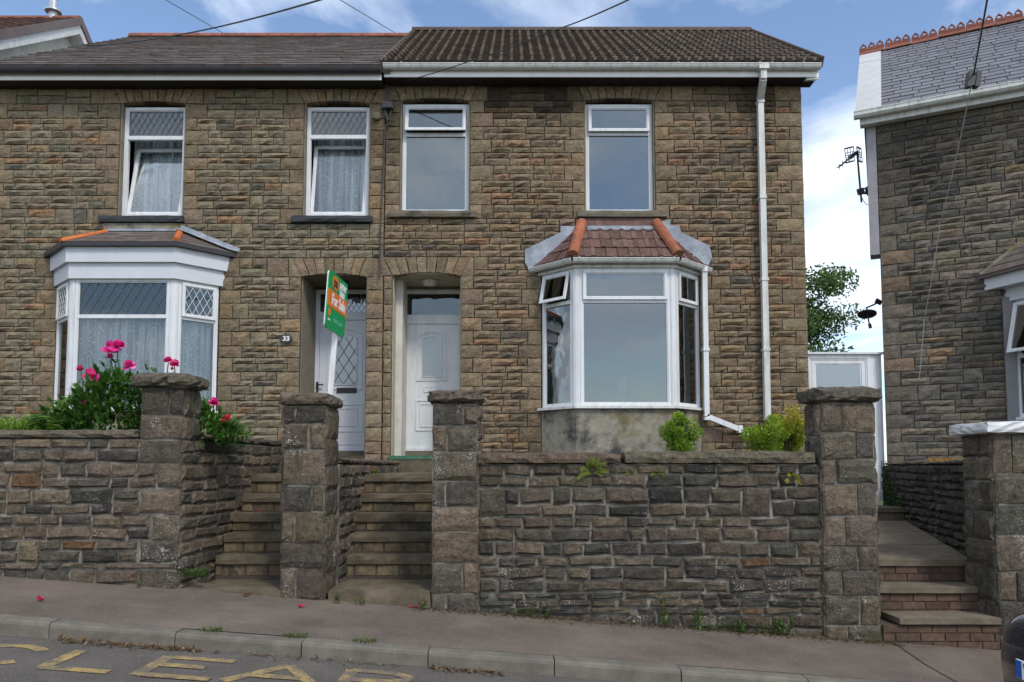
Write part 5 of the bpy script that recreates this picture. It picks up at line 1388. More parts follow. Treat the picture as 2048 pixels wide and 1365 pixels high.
# crested ridge: each tile carries three pierced crests
def crest_mesh():
    mb = MB(); L = .44; M_ = lambda a, b, d: (a, -d, b)
    mb.prism([(0, 0), (L, 0), (L, .055), (0, .055)], M_, -.02, .02)
    V = []
    for k in range(3):
        x0 = L/3*k; c = (x0+L/6, .055+.058); n = 10
        outer = [(x0+.004, .055), (x0+.143, .055), (x0+.143, .085), (x0+.128, .125), (x0+.105, .15), (c[0], .185), (x0+.042, .15), (x0+.019, .125), (x0+.004, .085)]
        n = len(outer); inner = []
        for p in outer:
            a = atan2(p[1]-c[1], p[0]-c[0]); inner.append((c[0]+.033*cos(a), c[1]+.033*sin(a)))
        for i in range(n):
            j = (i+1) % n; mb.prism([outer[i], outer[j], inner[j], inner[i]], M_, -.018, .018)
    # saddle
    for s in (-1, 1): mb.add([(0, 0, .03), (L, 0, .03), (L, s*.17, -.09), (0, s*.17, -.09), (0, 0, .01), (L, 0, .01), (L, s*.17, -.11), (0, s*.17, -.11)], [(0, 1, 2, 3), (7, 6, 5, 4), (2, 6, 7, 3), (0, 3, 7, 4), (1, 5, 6, 2)])
    return mb.mesh('ridge_tile', m_clay_t)
cmsh = crest_mesh(); rg = random.Random(4)
for k in range(13):
    o = bpy.data.objects.new('ridge_tile', cmsh); link(o, roof, E3(-.29+k*.452, RB, zrN+.03+rg.uniform(-.012, .012))); o.rotation_euler = (0, rg.uniform(-.02, .02), -ROT)
# bay of that house
bx0, bx1 = by0, by0+2.0
def Pn(pts): return [(CN.x+tN.x*x-bN.x*(-y), CN.y+tN.y*x-bN.y*(-y)) for x, y in pts]
def to_n(mb): mb.v = [E3(x, y, z) for x, y, z in mb.v]; return mb
bd = .6
sp = [(dict(kind='hung', ang=radians(14), glass=m_glass), dict(kind='fixed', glass=m_glass))]*3
fr, kids, Ms, P = bay_frame(bx0+.06, bx1, bd, bzs, bzh, AZ(720, -.4), sp, m_upvc)
bay = to_n(fr).build('bay_window', m_upvc, hn)
for k in kids: to_n(k[1])
sb = MB(); band(sb, poly_off(bx0+.06, bx1, bd, .05), bzs-.04, bzs-.002, poly_off(bx0+.06, bx1, bd, -.1)); kids.append(('sill', to_n(sb), m_upvc))
bs = MB(); band(bs, poly_off(bx0+.06, bx1, bd, -.0), zbN, bzs-.041, poly_off(bx0+.06, bx1, bd, -.2)); kids.append(('apron_wall', to_n(bs), m_render))
jm = MB(); jm.box(bx0-.05, bx0+.09, -.06, .02, zbN, bzh+.06); kids.append(('render_jamb', to_n(jm), MAT('grey_jamb', (.19, .185, .185), .85, .1, 5)))
lo = MB(); band(lo, poly_off(bx0+.02, bx1, bd, .03), bzh-.004, bzh+.20, poly_off(bx0+.06, bx1, bd, -.06)); kids.append(('lower_fascia', to_n(lo), m_upvc_g))
hi = MB(); band(hi, poly_off(bx0-.08, bx1, bd, .13), bzh+.19, bzh+.37, poly_off(bx0+.06, bx1, bd, -.05)); kids.append(('upper_fascia', to_n(hi), m_upvc_g))
attach(kids, bay)
E = poly_off(bx0-.10, bx1+.1, bd, .18); ze = bzh+.40; zt_ = ze+.85; T0_, T1_ = (bx0+.75, -.02, zt_), (bx1-.6, -.02, zt_)
core = MB(); Ez = [(x_, y_, ze) for x_, y_ in E]; b_ = [(x_, y_, ze-.04) for x_, y_ in E]
core.add([*Ez, T0_, T1_, *b_], [(1, 2, 5, 4), (0, 1, 4), (2, 3, 5), (6, 7, 1, 0), (7, 8, 2, 1), (8, 9, 3, 2), (9, 8, 7, 6), (0, 4, 5, 3, 9, 6)]); to_n(core).build('bay_roof', m_slate, bay)
for p, q, t_, reg in [(Ez[0], Ez[1], T0_, [Ez[0], Ez[1], T0_]), (Ez[1], Ez[2], T0_, [Ez[1], Ez[2], T1_, T0_])]:
    p, q, t_ = (E3(*x_) for x_ in (p, q, t_)); Mx, Ix = plane_map(p, q, t_)
    emit(slates(Mx, [Ix(E3(*r)) for r in reg], rng, .15, .26, thick=.008), bay, m_slate, 'slate', 120)
fl = MB(); fl.bar(E3(bx0-.30, -.04, ze+.02), E3(bx0+.75, -.04, zt_+.03), .05, .06); fl.build('cement_fillet', m_render, bay)

# ---- aerial on a wall bracket
ax_, az_ = at(1728, 395, .35); Y_ = .35
ta = thing('television_aerial', 'television aerial on a short leaning mast clamped to the dark house', 'aerial', (ax_, Y_, az_))
A = lambda u, v, dy_=0.: (at(u, v, Y_+dy_)[0], Y_+dy_, at(u, v, Y_+dy_)[1])
mm = MB(); mm.tube([A(1723, 405), A(1718, 350), A(1714, 303)], .016, 8); mm.build('mast', m_gut_b, ta)
mm = MB(); mm.bar(A(1720, 378), A(1723, 389), .10, .05); mm.tube([A(1722, 378), A(1738, 377, .1)], .012, 6); mm.tube([A(1722, 388), A(1738, 387, .1)], .012, 6); mm.bar(A(1732, 375, .05), A(1732, 389, .05), .02, .02); mm.bar(A(1734, 376, .06), A(1738, 388, .12), .03, .12); mm.build('bracket', m_gut_b, ta)
mm = MB(); mm.tube([A(1716, 303), A(1677, 335, -.35)], .013, 6); mm.bar(A(1712, 306), A(1700, 316, -.1), .05, .05)
for k in range(5): p = Vector(A(1712, 306)).lerp(Vector(A(1677, 335, -.35)), .2+.19*k); mm.tube([p+Vector((0, 0, -.05)), p+Vector((0, 0, .05))], .005, 5); mm.tube([p+Vector((-.03, .05, 0)), p-Vector((-.03, .05, 0))], .005, 5)
mm.build('boom', m_gut_b, ta)
for (c, nm) in ((((1689, 298), (1707, 294), (1709, 322), (1693, 326)), 'reflector'), (((1713, 294), (1722, 298), (1725, 325), (1716, 322)), 'reflector')):
    mm = MB(); q = [Vector(A(*p)) for p in c]
    for i in range(4): mm.tube([q[i], q[(i+1) % 4]], .012 if i % 2 == 0 else .006, 6)
    for f in (.33, .5, .67): mm.tube([q[0].lerp(q[3], f), q[1].lerp(q[2], f)], .006, 5)
    for f in (.3, .6): mm.tube([q[0].lerp(q[1], f), q[3].lerp(q[2], f)], .005, 5)
    mm.build(nm, m_gut_b, ta)
mm = MB(); mm.tube([A(1722, 392), A(1726, 400), A(1732, 409, .1), A(1738, 411, .14)], .005, 5); mm.build('cable', m_black, ta)
# ---- satellite dish seen on edge
sx_, sz_ = at(1734, 628, .3)
dt = thing('satellite_dish', 'small dark satellite dish seen edge-on beside the side gate', 'satellite dish', (sx_+.15, .3, sz_))
A = lambda u, v, dy_=0.: Vector((at(u, v, .3+dy_)[0], .3+dy_, at(u, v, .3+dy_)[1]))
ds = MB(); c = A(1734, 628); n = 24; V = []
ax1 = (A(1759, 624)-A(1710, 634)).normalized(); nn = Vector((-.12, -.25, -.96)).normalized(); ax2 = nn.cross(ax1).normalized(); ax1 = ax2.cross(nn)
Rr = .14
for r_, dp_ in ((0, .035), (.5, .027), (.85, .009), (1., 0.), (1.0, -.012), (.5, .012), (0, .02)):
    for k in range(n): w = 2*pi*k/n; V.append(c + ax1*(Rr*1.0*r_*cos(w)) + ax2*(Rr*1.1*r_*sin(w)) - nn*dp_)
ds.add(V, [(j*n+k, j*n+(k+1) % n, (j+1)*n+(k+1) % n, (j+1)*n+k) for j in range(6) for k in range(n)]); ds.build('dish', m_gut_b, dt, smooth=True)
mm = MB(); mm.tube([A(1733, 616), A(1745, 611), A(1757, 605, .05)], .014, 6); mm.tube([A(1735, 627), A(1733, 615)], .012, 6); mm.bar(A(1755, 608, .05), A(1759, 600, .05), .03, .1); mm.build('bracket', m_gut_b, dt)
mm = MB(); mm.tube([A(1735, 628), A(1738, 646), A(1740, 650)], .011, 6); mm.tube([A(1739, 648), A(1741, 657)], .026, 8); mm.build('receiver_arm', m_gut_b, dt)

# ================================================================= white house beyond, upper left
GX, RYW = -8.97, 3.75
Zt = 10.80
hw = thing('rendered_house', 'cream rendered house gable with red tiled roof behind the slate roof', 'house', (GX-3, RYW, 0))
TANP = .70
HW = 3.5
ww = MB(); ww.prism([(RYW-HW, 0.3), (RYW+HW, .3), (RYW+HW, Zt-.35-HW*TANP), (RYW, Zt-.35), (RYW-HW, Zt-.35-HW*TANP)], lambda a, b, d: (GX-.26-d, a, b), 0, 7); ww.build('wall', m_rough, hw)
rr = MB()
for s in (-1, 1): rr.hexa([(GX-8, RYW, Zt-.12), (GX+.0, RYW, Zt-.12), (GX, RYW+s*(HW+.3), Zt-.12-(HW+.3)*TANP), (GX-8, RYW+s*(HW+.3), Zt-.12-(HW+.3)*TANP), (GX-8, RYW, Zt-.02), (GX, RYW, Zt-.02), (GX, RYW+s*(HW+.3), Zt-.02-(HW+.3)*TANP), (GX-8, RYW+s*(HW+.3), Zt-.02-(HW+.3)*TANP)])
roof = rr.build('roof', m_tile_r, hw)
pe, qe, pr = (GX-5.5, RYW-(HW+.3), Zt-.02-(HW+.3)*TANP), (GX-.02, RYW-(HW+.3), Zt-.02-(HW+.3)*TANP), (GX-5.5, RYW, Zt-.02)
Mx, Ix = plane_map(pe, qe, pr)
a_, h_ = Ix(qe)[0], Ix(pr)[1]
emit(slates(Mx, [(0, 0), (a_, 0), (a_, h_), (0, h_)], random.Random(8), .3, .3, thick=.02, rib=True), roof, m_tile_r, 'tile', 150, 'small_tiles')
m_brown = MAT('brown_barge_board', (.15, .115, .105), .6, .2, 5)
for s in (-1, 1):
    vb = MB(); vb.prism([(RYW, Zt+.04), (RYW+s*(HW+.3), Zt+.04-(HW+.3)*TANP), (RYW+s*(HW+.3), Zt-.14-(HW+.3)*TANP), (RYW, Zt-.14)][::s], lambda a, b, d: (GX+d, a, b), .004, .03); vb.build('barge_cap', m_brown, hw)
    wb = MB(); wb.prism([(RYW, Zt-.142), (RYW+s*(HW+.3), Zt-.142-(HW+.3)*TANP), (RYW+s*(HW+.3), Zt-.33-(HW+.3)*TANP), (RYW, Zt-.33)][::s], lambda a, b, d: (GX+d, a, b), -.03, .0); wb.build('barge_board', m_white, hw)
    sf = MB(); sf.hexa([(GX-.25, RYW, Zt-.36), (GX-.03, RYW, Zt-.34), (GX-.03, RYW+s*(HW+.3), Zt-.34-(HW+.3)*TANP), (GX-.25, RYW+s*(HW+.3), Zt-.36-(HW+.3)*TANP), (GX-.25, RYW, Zt-.3), (GX-.03, RYW, Zt-.3), (GX-.03, RYW+s*(HW+.3), Zt-.3-(HW+.3)*TANP), (GX-.25, RYW+s*(HW+.3), Zt-.3-(HW+.3)*TANP)]); sf.build('soffit', m_white, hw)
rt = MB(); rt.tube([(GX-8, RYW, Zt-.03), (GX, RYW, Zt-.03)], .09, 8); rt.build('ridge', m_clay_t, hw)
fx, fz = at(106, 36, RYW)
fp = MB(); fp.tube([(fx, RYW, fz-.3), (fx, RYW, fz+1.1)], .085, 14); fp.tube([(fx, RYW, fz+.12), (fx, RYW, fz+.16), (fx, RYW, fz+.2)], [.16, .16, .1], 14); fp.tube([(fx, RYW, fz+1.1), (fx, RYW, fz+1.2)], [.13, .13], 14); fp.build('flue_pipe', m_metal, hw, smooth=False)

# ================================================================= cables
def cable(name, pts, r, label, mat=None, sub=12, sag=0.):
    P_ = [Vector(p) for p in pts]; out_ = []
    for a, b in zip(P_, P_[1:]):
        for k in range(sub): t = k/sub; q = a.lerp(b, t); q.z -= sag*4*t*(1-t); out_.append(q)
    out_.append(P_[-1]); mb = MB(); mb.tube(out_, r, 6); return top(mb, name, mat or m_black, label, 'cable')
def pt(u, v, Y): x, z = at(u, v, Y); return (x, Y, z)
cable('overhead_cable', [pt(700, -18, -5.0), pt(340, 73, -.6), pt(150, 92, 2.0)], .009, 'thick black cable swooping down over the slate roof', sag=.04)
cable('overhead_cable', [pt(300, -18, 4), pt(480, 86, 12)], .010, 'thin cable passing behind the slate roof near the white house')
cable('overhead_cable', [pt(650, -18, 4), pt(820, 84, 12)], .010, 'thin cable passing behind the end of the slate roof')
cable('overhead_cable', [pt(1290, -16, -6.0), pt(1105, 62, -2.8), pt(930, 126, -.75), pt(778, 170, -.05)], .007, 'black cable running from the sky to the wall between the houses', sag=.02)
cable('overhead_cable', [pt(1978, -20, -4.5), pt(1947, 152, -2.6)], .010, 'black cable coming down to the connector above the dark house')
cable('drop_cable', [pt(1943, 168, -2.6), pt(1880, 450, -1.4), pt(1848, 640, -.75), pt(1838, 760, -.55)], .006, 'pale thin cable falling from the connector down the dark house front', MAT('grey_cable', (.3, .29, .28), .6, .1), sag=.05)
cn_ = MB(); p = Vector(pt(1946, 160, -2.6)); cn_.box(p.x-.075, p.x-.02, p.y-.04, p.y+.04, p.z-.1, p.z+.1); cn_.box(p.x+.02, p.x+.075, p.y-.04, p.y+.04, p.z-.1, p.z+.1); cn_.box(p.x-.025, p.x+.025, p.y-.03, p.y+.03, p.z-.08, p.z+.04)
cn_.v = [(x + (z-p.z)*.18, y, z) for x, y, z in cn_.v]
top(cn_, 'cable_connector', m_gut_b, 'black split connector box hanging on the cable by the grey slates', 'connector')
# wires on the street behind the camera (they show as reflections in the panes)
for k, (h, dy_) in enumerate(((9.9, 0), (10.5, .3), (9.6, .1))):
    cable('street_wire', [(-30, -16.5-dy_, h+3.0), (-2+k, -16.5+dy_, h-.3+.2*k), (30, -16.5+dy_*2, h-1.2)], .016, 'overhead street wire %s behind the viewer, seen in window reflections' % ('middle', 'topmost', 'lowest')[k], sag=.5)
# soil pipe / cable run between the houses and its boxes
vx = AX(766, 560, -.06)
vp = MB(); vp.tube([pt(771, 250, -.06), pt(763, 420, -.06), pt(758, 560, -.07)], .010, 6); 
top(vp, 'wall_cable', m_gut_b, 'dark cable clipped down the wall between the two houses', 'cable')
jb = MB(); x_, z_ = at(776, 212, -.06); jb.box(x_-.085, x_+.085, -.11, -.035, z_-.06, z_+.05); jb.box(x_-.07, x_+.07, -.125, -.11, z_-.05, z_+.04); jb.bar((x_-.05, -.06, z_-.06), (x_+.02, -.06, z_-.3), .03, .02); jb.bar((x_+.06, -.06, z_-.06), (x_-.01, -.06, z_-.32), .02, .02); jb.bar((x_, -.06, z_+.05), (x_-.02, -.06, z_+.36), .03, .03)
top(jb, 'junction_box', m_gut_b, 'black cable junction box on the wall between the bedroom windows', 'junction box')
ab = MB(); x_, z_ = at(754, 233, -.05); ab.tube([(x_, -.035, z_), (x_, -.075, z_), (x_, -.085, z_)], [.06, .055, .03], 14)
ab.v = [(x_+(x-x_), -.05+(y+.05)*1, z) for x, y, z in ab.v]
top(ab, 'wall_disc', m_sill, 'small round grey disc fixed beside the black junction box', 'wall fitting')

# ================================================================= for sale board
bt = thing('for_sale_board', 'green and orange estate agent board reading For Sale on a leaning white post', 'sign', (-1.95, -2.95, 1.5))
Yn, Yf = -3.55, -2.80; xb, zt = -1.975, AZ(538, -3.55, 648); hb = .63; lean = radians(3.6)
def MBd(a, b, d):               # a from near edge to far edge (left to right on the face), b up from board foot, d outwards (+X)
    x, z = d, b; return (xb + x*cos(lean) + z*sin(lean) - .02 + a*.05, Yn + a, zt - hb + z*cos(lean) - x*sin(lean))
wb = Yf-Yn
def rr_poly(a0, a1, b0, b1, r, n=4):
    P = []
    for cx_, cy_, s in ((a1-r, b0+r, -90), (a1-r, b1-r, 0), (a0+r, b1-r, 90), (a0+r, b0+r, 180)):
        for k in range(n+1): w = radians(s+90*k/n); P.append((cx_+r*cos(w), cy_+r*sin(w)))
    return P
m_sg = MAT('sign_green', (.0, .30, .085), .4, .05, 4); m_so = MAT('sign_orange', (.80, .19, .02), .4, .05, 4); m_sw = MAT('sign_white', (.82, .83, .82), .45, .03, 4); m_st = MAT('sign_teal', (.12, .5, .36), .45, .03)
b = MB(); b.prism(rr_poly(0, wb, 0, hb, .05), MBd, -.012, 0); b.build('board', m_sg, bt)
b = MB(); b.prism([(0, .245), (wb, .245), (wb, .43), (0, .43)], MBd, .0003, .0018); b.build('orange_band', m_so, bt)
b = MB(); b.prism(rr_poly(.13, .36, .455, .6, .06), MBd, .0003, .0018); b.build('logo', m_so, bt)
b = MB(); put_text(b, 'pa', MBd, .25, .535, .15, .002, .004, 1.1); b.build('logo_letters', m_black, bt)
b = MB(); put_text(b, 'peter', MBd, .545, .555, .135, .002, .005, .95); put_text(b, 'alan', MBd, .53, .468, .135, .002, .005, .95); put_text(b, 'For Sale', MBd, .415, .335, .165, .002, .006, 1.0)
b.build('lettering', m_sw, bt)
b = MB(); b.prism([(.10+.045*cos(w), .185+.045*sin(w)) for w in [2*pi*k/16 for k in range(16)]], MBd, .0003, .0018); b.build('badge', m_so, bt)
b = MB(); put_text(b, 'NFoPP', MBd, .10, .10, .03, .002, .001, 1., .0015); b.build('badge_text', m_sw, bt)
b = MB(); put_text(b, '01685 722223', MBd, .44, .12, .062, .002, .001, 1.05); b.build('telephone_number', m_st, bt)
ps = MB(); q0 = Vector(MBd(.55, .04, -.05)); q1 = q0 + Vector((-(q0.z-1.44)*math.tan(radians(3.2)), -.03, -(q0.z-1.44)))
ps.bar(q1, MBd(.55, .36, -.05), .03, .06, up=(1, 0, 0)); ps.build('post', m_upvc, bt)
# corrugated back sheet, thin
bb = MB(); bb.prism(rr_poly(.004, wb-.004, .004, hb-.004, .05), MBd, -.024, -.013); bb.build('back_sheet', m_sw, bt)
# ================================================================= plants
def leaf(mb, p, d, n, L, w, tint, fold=.25, droop=.0):
    p, d = Vector(p), Vector(d).normalized(); s = d.cross(Vector(n)); s = s.normalized() if s.length > 1e-4 else Vector((1, 0, 0)); up = s.cross(d)
    m = p + d*L*.5 - Vector((0, 0, droop*L*.3)); t = p + d*L - Vector((0, 0, droop*L))
    mb.add([p, m + s*w/2 + up*w*fold, t, m - s*w/2 + up*w*fold, m], [(0, 4, 1), (1, 4, 2), (0, 3, 4), (3, 2, 4)], tint)
def rdir(rng):
    z = rng.uniform(-1, 1); a = rng.uniform(0, 2*pi); r = sqrt(1-z*z); return Vector((r*cos(a), r*sin(a), z))
def gtint(rng, base, k=.35): f = rng.uniform(1-k, 1+k); return (base[0]*f*rng.uniform(.85, 1.2), base[1]*f, base[2]*f*rng.uniform(.7, 1.2))
def lumpy(mb, c, rad, n, L, w, base, rng, lumps=14, core=.25, tip=None):
    """leaf-sized faces gathered in uneven clumps through an ellipsoid"""
    c = Vector(c); cl = []
    for _ in range(lumps):
        d = rdir(rng); r = rng.uniform(.35, .95); cl.append((Vector((d.x*rad[0]*r, d.y*rad[1]*r, d.z*rad[2]*r)), rng.uniform(.22, .45), rng.uniform(.75, 1.25)))
    for i in range(n):
        o, s, br = rng.choice(cl); d = rdir(rng); rr_ = rng.random()**.4
        p = o + Vector((d.x*rad[0], d.y*rad[1], d.z*rad[2]))*s*rr_
        ld = (d + rdir(rng)*.8 + Vector((0, 0, .5))).normalized()
        b = base if not tip or p.z < rng.uniform(-.2, .8)*rad[2] else tip
        t = gtint(rng, b); t = tuple(x*br for x in t)
        leaf(mb, c+p, ld, rdir(rng)+Vector((0, -.3, .8)), L*rng.uniform(.7, 1.3), w*rng.uniform(.7, 1.3), t)

def shrub(name, label, u0, u1, v0, v1, Y, base, tip, rng, n, L, zb=1.45):
    x0, z1 = at(u0, v0, Y); x1, z0 = at(u1, v1, Y); c = ((x0+x1)/2, Y, (z0+z1)/2-.02); rad = ((x1-x0)/2*1.08, (x1-x0)/2*.95, (z1-z0)/2+.05)
    t = thing(name, label, 'shrub', ((x0+x1)/2, Y, zb), group='garden shrubs behind the front wall')
    mb = MB(); lumpy(mb, c, rad, n, L, L*.6, base, rng, 22, tip=tip)
    mb.build('foliage', m_leaf, t)
    st_ = MB()
    for k in range(7): d = rdir(rng); st_.tube([(c[0]+d.x*.02, Y+d.y*.02, zb-.02), (c[0]+d.x*rad[0]*.3, Y+d.y*rad[1]*.3, c[2]), (c[0]+d.x*rad[0]*.6, Y+d.y*rad[1]*.6, c[2]+rad[2]*.5)], [.012, .008, .004], 5)
    st_.build('stem', m_bark, t); return t
rng = random.Random(71)
shrub('box_shrub', 'rounded bright green shrub in front of the grey bay apron', 1321, 1407, 822, 905, -2.3, (.15, .27, .02), (.26, .40, .035), rng, 5200, .028)
shrub('box_shrub', 'wide light green shrub at the foot of the white downpipe', 1488, 1578, 835, 905, -2.3, (.20, .32, .025), (.30, .42, .04), rng, 5000, .028)
shrub('golden_shrub', 'yellow tipped shrub beside the right-hand capped pier', 1540, 1618, 812, 905, -2.0, (.22, .28, .025), (.48, .42, .03), rng, 6000, .030)

# ---- peony
pe_ = thing('peony', 'large peony plant with deep pink flowers around the corner pier', 'flowering plant', (-3.5, -3.9, 1.65))
rng = random.Random(73); mb = MB(); YP = -3.85
def peony_leaf(mb, p, d, L, rng):
    base = (.055, .15, .025) if rng.random() < .6 else (.11, .24, .04)
    for _ in range(rng.choice((3, 3, 5))):
        dd = (Vector(d)+rdir(rng)*.45).normalized(); leaf(mb, p, dd, (0, -.4, 1), L*rng.uniform(.7, 1.2), L*.26, gtint(rng, base), .12, rng.uniform(0, .5))
def mound(pts, n, depth=.45, L=.14):
    P = [at(u, v, YP) for u, v in pts]
    for i in range(n):
        k = rng.randrange(len(P)-1); t = rng.random(); x = lerp(P[k][0], P[k+1][0], t); ztop = lerp(P[k][1], P[k+1][1], t); z = lerp(1.72, ztop, rng.random()**.6); y = YP + rng.uniform(-depth, depth)*(1.1-.5*(z-1.72)/max(.05, ztop-1.72))
        o = Vector((x-P[len(P)//2][0], (y-YP)*1.2, .25))
        peony_leaf(mb, (x, y, z-.03), o.normalized()*.8+Vector((rng.uniform(-.4, .4), -.35, rng.uniform(-.1, .55))), L*rng.uniform(.7, 1.25), rng)
mound([(92, 850), (112, 836), (135, 800), (175, 790), (200, 762), (228, 745), (262, 752), (290, 752), (312, 760)], 950)
mound([(300, 770), (340, 775), (385, 800), (402, 806), (430, 822), (455, 843), (470, 858)], 360)
for u, v in ((226, 720), (205, 735), (240, 730), (160, 775), (310, 748), (296, 742), (330, 758), (398, 815)):
    x, z = at(u, v, YP); peony_leaf(mb, (x, YP+rng.uniform(-.1, .1), z), (rng.uniform(-.6, .6), -.3, .5), .12, rng)
mb.build('foliage', m_leaf, pe_)
def flower(c, r, rng, closed, tone, nm='flower'):
    m = MB(); c = Vector(c); up = Vector((rng.uniform(-.4, .4), -.45, .85)).normalized(); a = up.cross(Vector((1, 0, 0))).normalized(); b = up.cross(a)
    for ring_, n, op in ((0, 6, 1.0), (1, 6, .7), (2, 5, .4)):
        if closed: op *= .45
        for k in range(n):
            w = 2*pi*(k+.5*ring_)/n + rng.uniform(-.2, .2); o = (a*cos(w)+b*sin(w)); s = up.cross(o); e = op*rng.uniform(.75, 1.2); L = r*rng.uniform(.85, 1.15)
            P0_ = c + o*r*.08; V = []
            for j in range(4):
                t = j/3; out = P0_ + o*L*t*e + up*L*(t*(1.15-e) + .25*t*t*(1-e) - .18*t*t*e); ww = L*(.16, .48, .62, .36)[j]
                for q in (-1, 0, 1): V.append(out + s*ww*q - (up*.12*L*abs(q)*(1-t) if j else Vector()) + up*abs(q)*L*.08)
            tn = tuple(x*rng.uniform(.75, 1.25) for x in tone)
            if rng.random() < .18: tn = tuple(min(.9, x*1.5+.2) for x in tn)
            m.add(V, [(j*3+q, j*3+q+1, (j+1)*3+q+1, (j+1)*3+q) for j in range(3) for q in range(2)], tn)
    m.build(nm, m_petal, pe_, tuple(c))
    sx, sz = c.x+rng.uniform(-.1, .1), 1.75
    s_ = MB(); s_.tube([c-up*.01, c+Vector((rng.uniform(-.02, .02), .02, -.12)), (sx, YP+.02, lerp(sz, c.z, .3)), (sx, YP+.03, sz-.05)], [.005, .006, .006, .006], 5); s_.build('stem', MAT('green_stem', (.06, .11, .03), .6, .1) if 'green_stem' not in bpy.data.materials else bpy.data.materials['green_stem'], pe_)
PK = (.62, .022, .18); PK2 = (.70, .035, .25); RD = (.62, .02, .06)
for u, v, r, cl, tn in ((222, 697, .095, 0, PK2), (240, 694, .09, 0, PK2), (223, 718, .05, 1, PK), (158, 742, .058, 1, PK), (183, 753, .095, 0, PK2), (262, 734, .08, 0, PK2), (335, 723, .06, 0, PK), (349, 728, .06, 0, PK), (344, 740, .03, 1, RD), (166, 808, .06, 0, PK2), (425, 806, .07, 0, PK), (446, 845, .055, 0, RD), (458, 838, .05, 0, RD), (430, 861, .05, 0, RD)):
    x, z = at(u, v, YP-.12); flower((x, YP-.12+rng.uniform(-.05, .05), z), r*.78, rng, cl, tn)
# ---- grass tuft at far left, dry stalks
def tuft(name, label, cat, c, n, h, spread, base, rng, width=.012, group=None, lean=.6, mat=None):
    mb = MB()
    for _ in range(n):
        a = rng.uniform(0, 2*pi); r = spread*sqrt(rng.random()); p = Vector((c[0]+r*cos(a), c[1]+r*sin(a)*.6, c[2])); L = h*rng.uniform(.5, 1.15)
        o = Vector((cos(a)*lean*rng.uniform(.2, 1.2), sin(a)*lean*rng.uniform(.2, 1.)-.15, 1)).normalized(); s = o.cross(Vector((0, -1, .2))).normalized()*width/2
        m1 = p+o*L*.55; m2 = m1 + (o*.7+Vector((o.x*.8, o.y*.8, -.45))).normalized()*L*.45
        mb.add([p-s, p+s, m1+s*.8, m1-s*.8, m2], [(0, 1, 2, 3), (3, 2, 4)], gtint(rng, base))
    return top(mb, name, mat or m_leaf, label, cat, c, group)
rng = random.Random(79)
x, _ = at(30, 840, -4.05)
tuft('grass_tuft', 'bright green grass clump behind the wall at the far left', 'grass', (x, -4.05, 1.80), 520, .27, .36, (.22, .34, .05), rng, .014)
x, _ = at(78, 840, -4.1); rf_ = MB()
for u, v in ((72, 826), (82, 836)):
    x, z = at(u, v, -4.1)
    for k in range(9): leaf(rf_, (x+rng.uniform(-.015, .015), -4.1, z), rdir(rng), rdir(rng), .03, .025, (.55, .02, .02))
    rf_.tube([(x, -4.1, z), (x+.01, -4.08, 1.7)], .004, 4, (.05, .09, .02))
top(rf_, 'red_flower', m_leaf, 'two small red flowers between the grass clump and the peony', 'flower')
tw = MB()
for u, v, u2, v2 in ((95, 775, 75, 850), (140, 785, 112, 850), (90, 800, 62, 855)): tw.tube([pt(u, v, -4.0), pt((u+u2)/2+3, (v+v2)/2, -4.0), pt(u2, v2, -4.0)], [.003, .005, .006], 5)
top(tw, 'dry_stalks', MAT('dry_stalk', (.20, .15, .09), .9, .2), 'bare dry stalks standing beside the peony bush', 'stalks')

# ---- ferns and weeds growing from the wall
def fern(u, v, n, L, label, base=(.17, .22, .03), Y=WY-.04):
    x, z = at(u, v, Y); mb = MB()
    for k in range(n):
        a = lerp(-2.3, 2.3, (k+.5)/n)+rng.uniform(-.2, .2); d = Vector((sin(a)*.9, -.65, cos(a)*.75+.15)).normalized(); LL = L*rng.uniform(.7, 1.15); P_ = [Vector((x, Y+.05, z))]
        for j in range(9): P_.append(P_[-1] + d*LL/9); d = (d+Vector((0, -.02, -.07))).normalized()
        mb.tube(P_, .002, 4, (.10, .12, .03))
        for j in range(1, 9):
            s = (P_[j]-P_[j-1]).cross(Vector((0, -1, .3))).normalized()
            for q in (-1, 1): leaf(mb, P_[j], s*q+(P_[j]-P_[j-1]).normalized()*.4, (0, -1, .4), LL*.24*(1-j/11), LL*.1, gtint(rng, base, .25))
    return top(mb, 'wall_fern', m_leaf, label, 'fern', (x, Y, z), 'ferns growing from the front wall')
fern(1184, 942, 13, .19, 'largest bright green fern growing from the wall below the bay')
fern(1315, 946, 7, .10, 'small fern in the wall left of the coping joint under the rounded shrub')
fern(1262, 946, 5, .08, 'sparse fern sprig in the wall between two bigger ferns')
fern(1150, 964, 5, .09, 'thin fern sprig in the wall just below the largest fern', (.2, .22, .05))
fern(1587, 958, 12, .11, 'yellow starry fern in the wall next to the right-hand pier', (.30, .29, .03))
fern(1450, 967, 6, .07, 'tiny yellow fern low in the wall between shrub and pier', (.28, .26, .03))
def weed(u, v, Y, n, h, label, base=(.09, .15, .03), w=.03, zb=None):
    x, z = at(u, v, Y); z = z if zb is None else zb; mb = MB()
    for k in range(n):
        xx, yy = x+rng.uniform(-w, w), Y+rng.uniform(-.03, .02); H = h*rng.uniform(.5, 1.1); tip = (xx+rng.uniform(-.05, .05), yy-rng.uniform(0, .04), z+H); mb.tube([(xx, yy, z-.01), tip], .003, 4, (.07, .1, .03))
        for j in range(7): q = Vector((xx, yy, z)).lerp(Vector(tip), (j+1)/7); leaf(mb, q, rdir(rng)+Vector((0, -.4, .3)), (0, 0, 1), h*.3, h*.12, gtint(rng, base))
    return top(mb, 'weed', m_leaf, label, 'weed', (x, Y, z), 'weeds along the foot of the walls')
